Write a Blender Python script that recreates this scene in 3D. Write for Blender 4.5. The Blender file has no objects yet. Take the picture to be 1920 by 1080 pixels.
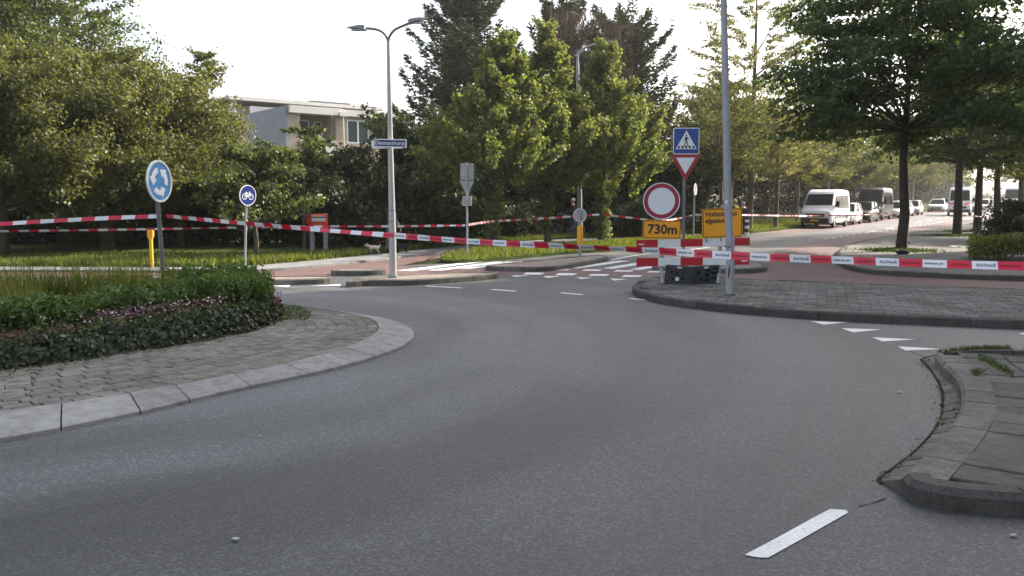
import bpy, bmesh, math, random
import numpy as np
from mathutils import Vector, Matrix
S = bpy.context.scene
COL = S.collection
R = math.radians
# ---------------------------------------------------------------- camera, sky, sun, exposure
CAM_H, FOC, HOR = 1.65, 1600.0, 380.0          # metres, pixels of the 1920 wide frame
PITCH = math.atan((540 - HOR) / FOC)
cd = bpy.data.cameras.new('camera'); cam = bpy.data.objects.new('camera', cd); COL.objects.link(cam)
cam.location = (0, 0, CAM_H); cam.rotation_euler = (R(90) - PITCH, 0, 0)
cd.sensor_width = 36; cd.lens = 36 * FOC / 1920; cd.clip_end = 2000; cd.clip_start = .05
S.camera = cam
SUN_AZ, SUN_EL = 58.0, 34.0                    # clockwise from straight ahead
w = bpy.data.worlds.new('World'); S.world = w; w.use_nodes = True
nt = w.node_tree; nt.nodes.clear()
sky = nt.nodes.new('ShaderNodeTexSky'); sky.sky_type = 'NISHITA'; sky.sun_disc = False
sky.sun_elevation = R(SUN_EL); sky.sun_rotation = R(SUN_AZ); sky.air_density = 1.0; sky.dust_density = 4.0; sky.ozone_density = 1.0
hs = nt.nodes.new('ShaderNodeHueSaturation'); hs.inputs['Saturation'].default_value = .5
bg = nt.nodes.new('ShaderNodeBackground'); bg.inputs['Strength'].default_value = .15
ow = nt.nodes.new('ShaderNodeOutputWorld')
nt.links.new(sky.outputs[0], hs.inputs['Color']); nt.links.new(hs.outputs[0], bg.inputs[0]); nt.links.new(bg.outputs[0], ow.inputs[0])
sd = bpy.data.lights.new('sun', 'SUN'); sd.energy = 4.2; sd.angle = R(.6); sd.color = (1, .89, .74)
so = bpy.data.objects.new('sun', sd); COL.objects.link(so)
sv = Vector((math.sin(R(SUN_AZ)) * math.cos(R(SUN_EL)), math.cos(R(SUN_AZ)) * math.cos(R(SUN_EL)), math.sin(R(SUN_EL))))
so.rotation_euler = sv.to_track_quat('Z', 'Y').to_euler(); so.location = (40, 30, 40)
S.view_settings.view_transform = 'Standard'; S.view_settings.look = 'None'
S.view_settings.exposure = 1.42; S.view_settings.gamma = 1; S.view_settings.use_curve_mapping = False
S.render.engine = 'CYCLES'
S.cycles.max_bounces = 6; S.cycles.diffuse_bounces = 3; S.cycles.glossy_bounces = 2; S.cycles.transmission_bounces = 3
S.cycles.transparent_max_bounces = 6; S.cycles.caustics_reflective = False; S.cycles.caustics_refractive = False

# ---------------------------------------------------------------- photo pixel -> place
SLOPE_Y, SLOPE = 50.0, .012                    # the road climbs gently beyond 50 m
def lift(x, y): return SLOPE * max(0.0, y - SLOPE_Y)
def ray(px, py):
    x = (px - 960) / FOC; y = (540 - py) / FOC
    return x, math.cos(PITCH) + y * math.sin(PITCH), -math.sin(PITCH) + y * math.cos(PITCH)
def G(px, py, z=0.0):
    dx, dy, dz = ray(px, py)
    t = (z - CAM_H) / dz if dz < 0 else 1e9
    if t * dy > SLOPE_Y:
        t = (z - CAM_H - SLOPE * SLOPE_Y) / (dz - SLOPE * dy)
    p = Vector((dx * t, dy * t, CAM_H + dz * t)); return p
def V(px, py, d):
    dx, dy, dz = ray(px, py); t = d / dy
    return Vector((dx * t, d, CAM_H + dz * t))
def HZ(py, d): return V(960, py, d).z          # height of a picture row at a depth
def smooth(pts, sub=4, closed=False):
    out = []; n = len(pts)
    for i in range(n if closed else n - 1):
        p0, p1, p2, p3 = [pts[(i + k) % n] if closed else pts[min(max(i + k, 0), n - 1)] for k in (-1, 0, 1, 2)]
        for s in range(sub):
            t = s / sub
            out.append(tuple(.5 * (2 * b + (c - a) * t + (2 * a - 5 * b + 4 * c - d) * t * t + (3 * b - a - 3 * c + d) * t ** 3)
                             for a, b, c, d in zip(p0, p1, p2, p3)))
    if not closed: out.append(tuple(pts[-1]))
    return out
def gl(pts, z=0.0, sub=0):
    q = smooth([tuple(p) for p in pts], sub) if sub else pts
    return [G(x, y, z) for x, y in q]

# ---------------------------------------------------------------- materials
def _nt(name):
    m = bpy.data.materials.new(name); m.use_nodes = True
    n = m.node_tree; b = n.nodes['Principled BSDF']; return m, n, b
def noise(n, scale, detail=3, coord='Object', rough=.6, vec=None):
    t = n.nodes.new('ShaderNodeTexNoise'); t.inputs['Scale'].default_value = scale; t.inputs['Detail'].default_value = detail
    t.inputs['Roughness'].default_value = rough
    if vec is None:
        tc = n.nodes.new('ShaderNodeTexCoord'); vec = tc.outputs[coord]
    n.links.new(vec, t.inputs['Vector']); return t.outputs['Fac']
def ramp(n, fac, stops):
    r = n.nodes.new('ShaderNodeValToRGB'); e = r.color_ramp.elements
    while len(e) < len(stops): e.new(.5)
    for el, (p, c) in zip(e, stops):
        el.position = p; el.color = (*c, 1) if len(c) == 3 else c
    n.links.new(fac, r.inputs[0]); return r.outputs[0]
def mix(n, fac, a, b, mode='MIX'):
    m = n.nodes.new('ShaderNodeMix'); m.data_type = 'RGBA'; m.blend_type = mode
    if isinstance(fac, (int, float)): m.inputs[0].default_value = fac
    else: n.links.new(fac, m.inputs[0])
    for k, v in ((6, a), (7, b)):
        if isinstance(v, tuple): m.inputs[k].default_value = (*v, 1) if len(v) == 3 else v
        else: n.links.new(v, m.inputs[k])
    return m.outputs[2]
def math_(n, op, a, b=None):
    m = n.nodes.new('ShaderNodeMath'); m.operation = op
    for k, v in ((0, a), (1, b)):
        if v is None: continue
        if isinstance(v, (int, float)): m.inputs[k].default_value = v
        else: n.links.new(v, m.inputs[k])
    return m.outputs[0]
def bump(n, b, fac, strength=.3, dist=.01):
    k = n.nodes.new('ShaderNodeBump'); k.inputs['Strength'].default_value = strength; k.inputs['Distance'].default_value = dist
    n.links.new(fac, k.inputs['Height']); n.links.new(k.outputs[0], b.inputs['Normal'])
def sc(c, k): return tuple(v * k for v in c)
def paint(name, c, rough=.5, metal=0, var=.12, scale=6, spec=.5):
    m, n, b = _nt(name)
    f = noise(n, scale, 4)
    n.links.new(ramp(n, f, [(.3, sc(c, 1 - var)), (.7, sc(c, 1 + var))]), b.inputs['Base Color'])
    b.inputs['Roughness'].default_value = rough; b.inputs['Metallic'].default_value = metal
    b.inputs['Specular IOR Level'].default_value = spec
    return m
def rand_piece(n):
    oi = n.nodes.new('ShaderNodeObjectInfo'); g = n.nodes.new('ShaderNodeNewGeometry')
    return math_(n, 'FRACT', math_(n, 'ADD', oi.outputs['Random'], g.outputs['Random Per Island']))
def stone(name, c, var=.25, rough=.9, grain=60, gv=.3, stain=(.7, .7, .65), moss=None, spec=.3):
    m, n, b = _nt(name)
    g = n.nodes.new('ShaderNodeNewGeometry'); pos = g.outputs['Position']
    base = ramp(n, rand_piece(n), [(0, sc(c, 1 - var)), (.5, c), (1, sc(c, 1 + var))])
    gr = noise(n, grain, 3, vec=pos)
    col = mix(n, 1, base, ramp(n, gr, [(.3, (1 - gv,) * 3), (.7, (1 + gv * .6,) * 3)]), 'MULTIPLY')
    st = noise(n, 1.3, 4, vec=pos)
    col = mix(n, 1, col, ramp(n, st, [(.35, stain), (.65, (1.1, 1.1, 1.1))]), 'MULTIPLY')
    s2 = noise(n, 9, 4, vec=pos, rough=.7)
    col = mix(n, 1, col, ramp(n, s2, [(.36, (.74, .74, .72)), (.55, (1, 1, 1)), (.7, (1.12, 1.12, 1.1))]), 'MULTIPLY')
    if moss:
        mf = noise(n, 5, 4, vec=pos)
        col = mix(n, ramp(n, mf, [(.55, (0, 0, 0)), (.75, (.5, .5, .5))]), col, moss)
    n.links.new(col, b.inputs['Base Color']); b.inputs['Roughness'].default_value = rough
    b.inputs['Specular IOR Level'].default_value = spec
    bump(n, b, gr, .35, .006)
    return m
def leaf(name, c, c2, trans=.4, rough=.45, tcol=None, var=.35, gloss=.022):
    m = bpy.data.materials.new(name); m.use_nodes = True; n = m.node_tree; n.nodes.clear()
    g = n.nodes.new('ShaderNodeNewGeometry')
    col = ramp(n, g.outputs['Random Per Island'], [(0, sc(c, 1 - var)), (.45, c), (.8, sc(c, 1 + var)), (1, c2)])
    big = noise(n, .55, 2, vec=g.outputs['Position'])
    col = mix(n, 1, col, ramp(n, big, [(.35, (.82, .86, .85)), (.65, (1.15, 1.1, 1.0))]), 'MULTIPLY')
    d = n.nodes.new('ShaderNodeBsdfDiffuse'); n.links.new(col, d.inputs[0])
    t = n.nodes.new('ShaderNodeBsdfTranslucent')
    tc = mix(n, 1, col, tcol or (1.5, 1.45, .7), 'MULTIPLY'); n.links.new(tc, t.inputs[0])
    m1 = n.nodes.new('ShaderNodeMixShader'); m1.inputs[0].default_value = trans
    n.links.new(d.outputs[0], m1.inputs[1]); n.links.new(t.outputs[0], m1.inputs[2])
    gl_ = n.nodes.new('ShaderNodeBsdfGlossy'); gl_.inputs['Roughness'].default_value = rough; gl_.inputs[0].default_value = (1, 1, 1, 1)
    m2 = n.nodes.new('ShaderNodeMixShader'); m2.inputs[0].default_value = gloss
    n.links.new(m1.outputs[0], m2.inputs[1]); n.links.new(gl_.outputs[0], m2.inputs[2])
    o = n.nodes.new('ShaderNodeOutputMaterial'); n.links.new(m2.outputs[0], o.inputs[0]); return m
def bark(name, c):
    m, n, b = _nt(name)
    f = noise(n, 9, 5); n.links.new(ramp(n, f, [(.3, sc(c, .55)), (.7, sc(c, 1.35))]), b.inputs['Base Color'])
    b.inputs['Roughness'].default_value = .95; bump(n, b, f, .6, .03); return m
def glass(name, c=(.02, .025, .03), rough=.06):
    m, n, b = _nt(name); b.inputs['Base Color'].default_value = (*c, 1); b.inputs['Roughness'].default_value = rough
    b.inputs['Specular IOR Level'].default_value = .4; b.inputs['IOR'].default_value = 1.12; return m

ISL = (-5.6, 10.6)                              # centre of the roundabout island
def asphalt():
    m, n, b = _nt('asphalt')
    g = n.nodes.new('ShaderNodeNewGeometry'); pos = g.outputs['Position']
    sep = n.nodes.new('ShaderNodeSeparateXYZ'); n.links.new(pos, sep.inputs[0])
    dx = math_(n, 'SUBTRACT', sep.outputs[0], ISL[0]); dy = math_(n, 'SUBTRACT', sep.outputs[1], ISL[1])
    rad = math_(n, 'SQRT', math_(n, 'ADD', math_(n, 'MULTIPLY', dx, dx), math_(n, 'MULTIPLY', dy, dy)))
    wob = noise(n, .5, 3, vec=pos)
    rr = math_(n, 'ADD', rad, math_(n, 'MULTIPLY', wob, .9))
    cv = n.nodes.new('ShaderNodeCombineXYZ'); n.links.new(rr, cv.inputs[0])
    ang = math_(n, 'ARCTAN2', dy, dx); n.links.new(math_(n, 'MULTIPLY', ang, .5), cv.inputs[1])
    tr = noise(n, 1.25, 4, vec=cv.outputs[0], rough=.65)
    fine = noise(n, 62, 4, vec=pos, rough=.85)
    v = n.nodes.new('ShaderNodeTexVoronoi'); v.inputs['Scale'].default_value = 72; n.links.new(pos, v.inputs['Vector'])
    chip = n.nodes.new('ShaderNodeSeparateColor'); n.links.new(v.outputs['Color'], chip.inputs[0])
    col = ramp(n, fine, [(.33, (.036, .036, .0375)), (.5, (.064, .064, .0665)), (.68, (.112, .112, .116))])
    col = mix(n, ramp(n, chip.outputs[0], [(.6, (0, 0, 0)), (.98, (.7, .7, .7))]), col, (.17, .17, .168))
    col = mix(n, 1, col, ramp(n, tr, [(.38, (.66, .65, .645)), (.5, (.98, .98, .98)), (.62, (1.2, 1.2, 1.22))]), 'MULTIPLY')
    cv2 = n.nodes.new('ShaderNodeCombineXYZ'); n.links.new(rr, cv2.inputs[0]); n.links.new(math_(n, 'MULTIPLY', ang, .9), cv2.inputs[1])
    t2 = noise(n, .62, 3, vec=cv2.outputs[0], rough=.55)
    col = mix(n, 1, col, ramp(n, t2, [(.36, (.72, .71, .70)), (.5, (1, 1, 1)), (.64, (1.14, 1.14, 1.15))]), 'MULTIPLY')
    rw = math_(n, 'DIVIDE', math_(n, 'ADD', rad, math_(n, 'MULTIPLY', wob, .6)), 14.0)
    col = mix(n, 1, col, ramp(n, rw, [(.34, (1, 1, 1)), (.42, (1.13, 1.13, 1.13)), (.50, (.98, .98, .98)), (.58, (.76, .755, .75)), (.66, (.86, .855, .85)), (.72, (.74, .735, .73)), (.82, (.92, .92, .92))]), 'MULTIPLY')
    pt = noise(n, .35, 5, vec=pos)
    col = mix(n, 1, col, ramp(n, pt, [(.35, (.84, .84, .84)), (.65, (1.13, 1.13, 1.13))]), 'MULTIPLY')
    n.links.new(col, b.inputs['Base Color'])
    n.links.new(ramp(n, tr, [(.3, (.52,) * 3), (.7, (.68,) * 3)]), b.inputs['Roughness']); b.inputs['Specular IOR Level'].default_value = .5
    bump(n, b, math_(n, 'ADD', fine, math_(n, 'MULTIPLY', chip.outputs[0], .4)), .7, .01); return m
def red_asphalt():
    m, n, b = _nt('red_asphalt'); g = n.nodes.new('ShaderNodeNewGeometry'); pos = g.outputs['Position']
    f = noise(n, 70, 2, vec=pos, rough=.8); l = noise(n, .7, 4, vec=pos)
    col = mix(n, 1, ramp(n, f, [(.3, (.085, .048, .045)), (.7, (.16, .088, .080))]), ramp(n, l, [(.3, (.8, .8, .8)), (.7, (1.15, 1.12, 1.1))]), 'MULTIPLY')
    n.links.new(col, b.inputs['Base Color']); b.inputs['Roughness'].default_value = .75; bump(n, b, f, .4, .005); return m
def paving(name, c, sx, sy, rot=0, joint=.5):
    m, n, b = _nt(name); g = n.nodes.new('ShaderNodeNewGeometry')
    mp = n.nodes.new('ShaderNodeMapping'); mp.inputs['Rotation'].default_value = (0, 0, rot); n.links.new(g.outputs['Position'], mp.inputs['Vector'])
    br = n.nodes.new('ShaderNodeTexBrick'); n.links.new(mp.outputs[0], br.inputs['Vector'])
    br.inputs['Scale'].default_value = 1; br.inputs['Brick Width'].default_value = sx; br.inputs['Row Height'].default_value = sy
    br.inputs['Mortar Size'].default_value = .008; br.inputs['Color1'].default_value = (*sc(c, .85), 1); br.inputs['Color2'].default_value = (*sc(c, 1.15), 1)
    br.inputs['Mortar'].default_value = (*sc(c, joint), 1)
    f = noise(n, 1.5, 5, vec=g.outputs['Position'])
    col = mix(n, 1, br.outputs[0], ramp(n, f, [(.3, (.75, .75, .73)), (.7, (1.15, 1.15, 1.15))]), 'MULTIPLY')
    f2 = noise(n, 60, 2, vec=g.outputs['Position'])
    col = mix(n, 1, col, ramp(n, f2, [(.3, (.8, .8, .8)), (.7, (1.15, 1.15, 1.15))]), 'MULTIPLY')
    n.links.new(col, b.inputs['Base Color']); b.inputs['Roughness'].default_value = .9; bump(n, b, br.outputs[1], -.4, .006); return m
def marking():
    m, n, b = _nt('road_paint'); g = n.nodes.new('ShaderNodeNewGeometry')
    f = noise(n, 40, 4, vec=g.outputs['Position'], rough=.75); l = noise(n, 3, 3, vec=g.outputs['Position'])
    col = mix(n, 1, ramp(n, f, [(.28, (.16, .16, .16)), (.40, (.6, .6, .6)), (.7, (.76, .76, .75))]), ramp(n, l, [(.3, (.85, .85, .85)), (.6, (1, 1, 1))]), 'MULTIPLY')
    n.links.new(col, b.inputs['Base Color']); b.inputs['Roughness'].default_value = .6; return m
def earth(name, a, c):
    m, n, b = _nt(name); g = n.nodes.new('ShaderNodeNewGeometry')
    f = noise(n, 1.2, 6, vec=g.outputs['Position']); f2 = noise(n, 30, 3, vec=g.outputs['Position'])
    col = mix(n, 1, ramp(n, f, [(.35, a), (.65, c)]), ramp(n, f2, [(.3, (.6, .6, .6)), (.7, (1.3, 1.3, 1.2))]), 'MULTIPLY')
    n.links.new(col, b.inputs['Base Color']); b.inputs['Roughness'].default_value = 1; b.inputs['Specular IOR Level'].default_value = .1
    bump(n, b, f2, .8, .04); return m
def rough_render(name, c, var=.1):
    m, n, b = _nt(name); f = noise(n, .8, 4); f2 = noise(n, 40, 2)
    col = mix(n, 1, ramp(n, f, [(.3, sc(c, 1 - var)), (.7, sc(c, 1 + var))]), ramp(n, f2, [(.3, (.9,) * 3), (.7, (1.1,) * 3)]), 'MULTIPLY')
    n.links.new(col, b.inputs['Base Color']); b.inputs['Roughness'].default_value = .9; return m
def brickwork(name, c, mortar):
    m, n, b = _nt(name); tc = n.nodes.new('ShaderNodeTexCoord')
    mp = n.nodes.new('ShaderNodeMapping'); mp.inputs['Rotation'].default_value = (R(90), 0, 0); n.links.new(tc.outputs['Object'], mp.inputs['Vector'])
    br = n.nodes.new('ShaderNodeTexBrick'); n.links.new(mp.outputs[0], br.inputs['Vector']); br.inputs['Scale'].default_value = 1
    br.inputs['Brick Width'].default_value = .22; br.inputs['Row Height'].default_value = .065; br.inputs['Mortar Size'].default_value = .006
    br.inputs['Color1'].default_value = (*sc(c, .85), 1); br.inputs['Color2'].default_value = (*sc(c, 1.2), 1); br.inputs['Mortar'].default_value = (*mortar, 1)
    n.links.new(br.outputs[0], b.inputs['Base Color']); b.inputs['Roughness'].default_value = .9; return m

M = dict(
    asphalt=asphalt(), red=red_asphalt(), paint=marking(),
    slab=stone('pale_concrete', (.255, .252, .25), .07, .85, 110, .22, (.86, .86, .85)),
    paver=stone('grey_paver', (.180, .170, .152), .22, .9, 90, .4, (.8, .8, .76)),
    tile=stone('pavement_tile', (.115, .112, .105), .25, .9, 80, .4, (.72, .72, .69), moss=(.06, .07, .03)),
    tileA=stone('worn_grey_tile', (.135, .132, .127), .3, .9, 40, .5, (.65, .65, .62)),
    kerb=stone('kerb_concrete', (.145, .14, .13), .15, .9, 90, .45, (.7, .7, .66), moss=(.05, .05, .03)),
    kerb_dark=stone('dark_kerb', (.085, .08, .075), .15, .9, 90, .4, (.7, .7, .66)),
    gutter=stone('gutter_brick', (.13, .118, .105), .2, .9, 90, .45, (.75, .74, .7)),
    joint=earth('joint_sand', (.06, .057, .05), (.095, .09, .078)),
    pathgrey=paving('grey_path_tiles', (.20, .20, .205), .3, .3, R(35)),
    pavB=paving('grey_walk_tiles', (.15, .142, .132), .3, .3, R(-33)),
    islandpav=paving('island_brick', (.24, .19, .165), .2, .1, R(20)),
    grass_ground=earth('lawn_ground', (.035, .055, .014), (.075, .10, .024)),
    wood_ground=earth('woodland_floor', (.018, .020, .010), (.04, .045, .016)),
    soil=earth('soil', (.02, .016, .011), (.045, .036, .024)),
    galv=paint('galvanised_steel', (.30, .31, .33), .5, .35, .1, 12),
    pole_grey=paint('grey_pole_paint', (.33, .34, .36), .5, .1, .08, 5),
    pole_dark=paint('dark_grey_pole', (.15, .155, .16), .5, .2, .12, 8),
    pole_light=paint('pale_pole_paint', (.43, .42, .41), .45, .1, .07, 4),
    lamp_grey=paint('lamp_housing', (.20, .205, .21), .45, .2, .08, 9),
    white=paint('white_sheet', (.72, .73, .75), .4, 0, .05, 5),
    sign_white=paint('sign_white', (.74, .76, .80), .35, 0, .03, 3),
    sign_blue=paint('sign_blue', (.008, .055, .25), .35, 0, .06, 5),
    sign_deep=paint('sign_deep_blue', (.012, .03, .17), .35, 0, .06, 5),
    sign_cyan=paint('lighter_sign_blue', (.03, .22, .50), .35, 0, .2, 2.2),  # lighter blue, varying in broad soft patches
    sign_navy=paint('sign_navy', (.03, .045, .13), .35, 0, .1, 8),
    sign_red=paint('sign_red', (.30, .012, .03), .35, 0, .1, 6),
    sign_back=paint('sign_back_grey', (.33, .34, .36), .5, .2, .08, 6),
    orange=paint('sign_orange', (.86, .36, .010), .4, 0, .05, 4),
    board_red=paint('board_red', (.42, .008, .012), .4, 0, .1, 6),
    black=paint('black_print', (.012, .012, .013), .6, 0, .1, 8),
    rubber=paint('black_rubber', (.042, .043, .045), .75, 0, .25, 14),
    tape_red=paint('tape_red', (.62, .012, .045), .35, 0, .08, 9),
    tape_white=paint('tape_white', (.72, .73, .76), .35, 0, .06, 9),
    print_grey=paint('tape_print', (.09, .09, .10), .6, 0, .1, 9),
    print_red=paint('tape_print_red', (.20, .004, .015), .6, 0, .1, 9),
    yellow=paint('yellow_post', (.72, .36, .02), .5, 0, .12, 8),
    post_red=paint('mailbox_red', (.75, .055, .025), .4, 0, .08, 5),
    bark_dark=bark('dark_bark', (.045, .036, .028)), bark_grey=bark('grey_bark', (.12, .10, .075)), bark_brown=bark('brown_bark', (.075, .055, .038)),
    lf_left=leaf('leaf_olive', (.100, .115, .040), (.16, .15, .05), .45),
    lf_left2=leaf('leaf_mid_green', (.080, .105, .036), (.125, .13, .045), .42),
    lf_lime=leaf('leaf_lime', (.130, .162, .056), (.22, .24, .10), .52),
    lf_woods_shade=leaf('leaf_woodland_shade', (.015, .021, .010), (.022, .028, .013), .08, gloss=.002),  # shade inside the dense woods is put into this near-black leaf colour
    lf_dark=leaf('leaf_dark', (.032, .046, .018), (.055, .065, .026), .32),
    lf_plane=leaf('leaf_plane', (.050, .078, .030), (.085, .11, .038), .45),
    lf_veiled=leaf('leaf_veiled', (.16, .16, .08), (.22, .21, .11), .5, var=.25),  # glare veil over these crowns is put into the pale leaf colour
    lf_verge=leaf('leaf_verge', (.100, .115, .042), (.15, .15, .06), .45),
    needle=leaf('conifer_needles', (.062, .076, .040), (.105, .105, .05), .12, .6, var=.4),
    needle_dead=leaf('dead_twigs', (.10, .072, .05), (.14, .10, .07), .1, .7),
    ivy=leaf('ivy_leaf', (.038, .052, .026), (.085, .095, .055), .22, .35),
    ivy_top=leaf('ivy_young_leaf', (.055, .075, .018), (.09, .10, .03), .3),
    shrub=leaf('shrub_leaf', (.07, .125, .034), (.12, .165, .05), .35),
    hedge=leaf('hedge_leaf', (.12, .135, .032), (.19, .19, .06), .3),
    grassb=leaf('grass_blade', (.10, .13, .022), (.19, .19, .055), .45, .6),
    weed=leaf('weed_blade', (.055, .078, .022), (.10, .11, .04), .4, .6),
    straw=leaf('dry_grass', (.26, .23, .08), (.34, .28, .13), .45, .6),
    pink=leaf('pink_petal', (.20, .085, .16), (.34, .22, .30), .3), whitefl=leaf('white_petal', (.55, .50, .52), (.65, .6, .6), .3),
    rosebrown=leaf('spent_flower', (.13, .07, .075), (.2, .12, .12), .3),
    glass=glass('window_glass'), glass_house=glass('house_glass', (.06, .075, .085), .08),
    carwhite=paint('white_car_paint', (.70, .70, .71), .25, 0, .03, 2), carsilver=paint('silver_car_paint', (.38, .39, .41), .3, .5, .04, 2),
    cardark=paint('dark_car_paint', (.010, .011, .014), .3, 0, .1, 2, .2), carred=paint('red_stripe', (.40, .01, .02), .3, 0, .05, 3),
    plastic=paint('black_plastic', (.02, .02, .022), .6, 0, .15, 8), tyre=paint('tyre', (.018, .018, .018), .85, 0, .15, 10),
    rim=paint('rim_metal', (.42, .43, .45), .35, .6, .1, 8), lens=paint('lamp_lens', (.62, .64, .66), .1, 0, .1, 5), tail=paint('tail_lens', (.35, .01, .01), .2, 0, .1, 5),
    plate=paint('number_plate', (.62, .42, .03), .4, 0, .05, 5),
    facade=brickwork('tan_brick', (.33, .26, .21), (.36, .33, .3)), house_brick=brickwork('orange_brick', (.34, .17, .10), (.35, .3, .25)),
    side=rough_render('grey_render', (.25, .26, .295)), fascia=rough_render('white_fascia', (.62, .60, .58)), roofing=rough_render('roof_felt', (.10, .10, .10)),
    flat=rough_render('flat_wall', (.28, .25, .23)),
    skin=paint('skin', (.40, .22, .16), .6, 0, .08, 20), hair_grey=paint('grey_hair', (.42, .41, .40), .8, 0, .2, 30), hair_dark=paint('dark_hair', (.03, .022, .018), .8, 0, .2, 30),
    cloth_grey=paint('grey_cloth', (.16, .165, .17), .95, 0, .12, 12), cloth_black=paint('black_cloth', (.015, .015, .018), .95, 0, .15, 12),
    cloth_blue=paint('blue_jeans', (.06, .11, .20), .95, 0, .12, 12), hivis=paint('hi_vis_yellow', (.62, .68, .06), .8, 0, .06, 12), cloth_white=paint('white_cloth', (.62, .62, .62), .9, 0, .06, 12),
    fur_white=paint('white_fur', (.55, .50, .45), 1, 0, .15, 25), fur_black=paint('black_fur', (.018, .016, .015), 1, 0, .2, 25), leash=paint('red_leash', (.38, .06, .03), .7, 0, .1, 9),
    leafbits=leaf('dead_leaf', (.10, .075, .04), (.2, .15, .08), .1),
    grit=paint('pale_grit', (.34, .34, .33), .8, 0, .2, 14),
    paper=paint('white_litter', (.66, .67, .70), .7, 0, .08, 14),
)

# ---------------------------------------------------------------- objects
def tag(o, label=None, cat=None, group=None, kind=None):
    if label: o['label'] = label
    if cat: o['category'] = cat
    if group: o['group'] = group
    if kind: o['kind'] = kind
    return o
def empty(name, loc, rz=0, label=None, cat=None, group=None):
    o = bpy.data.objects.new(name, None); COL.objects.link(o); o.location = loc; o.rotation_euler = (0, 0, rz)
    o.empty_display_size = .2
    return tag(o, label, cat, group)
def link(name, me, mat, parent=None, smooth_=False):
    o = bpy.data.objects.new(name, me); COL.objects.link(o)
    if mat is not None and not me.materials: me.materials.append(mat)
    if parent is not None: o.parent = parent
    if smooth_: me.shade_smooth()
    return o
def np_mesh(name, Vv, F):
    me = bpy.data.meshes.new(name); nv, nf, k = len(Vv), len(F), F.shape[1]
    me.vertices.add(nv); me.vertices.foreach_set('co', np.ascontiguousarray(Vv, np.float32).ravel())
    me.loops.add(nf * k); me.loops.foreach_set('vertex_index', np.ascontiguousarray(F, np.int32).ravel())
    me.polygons.add(nf); me.polygons.foreach_set('loop_start', np.arange(0, nf * k, k, dtype=np.int32))
    me.update(calc_edges=True); return me
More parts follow.
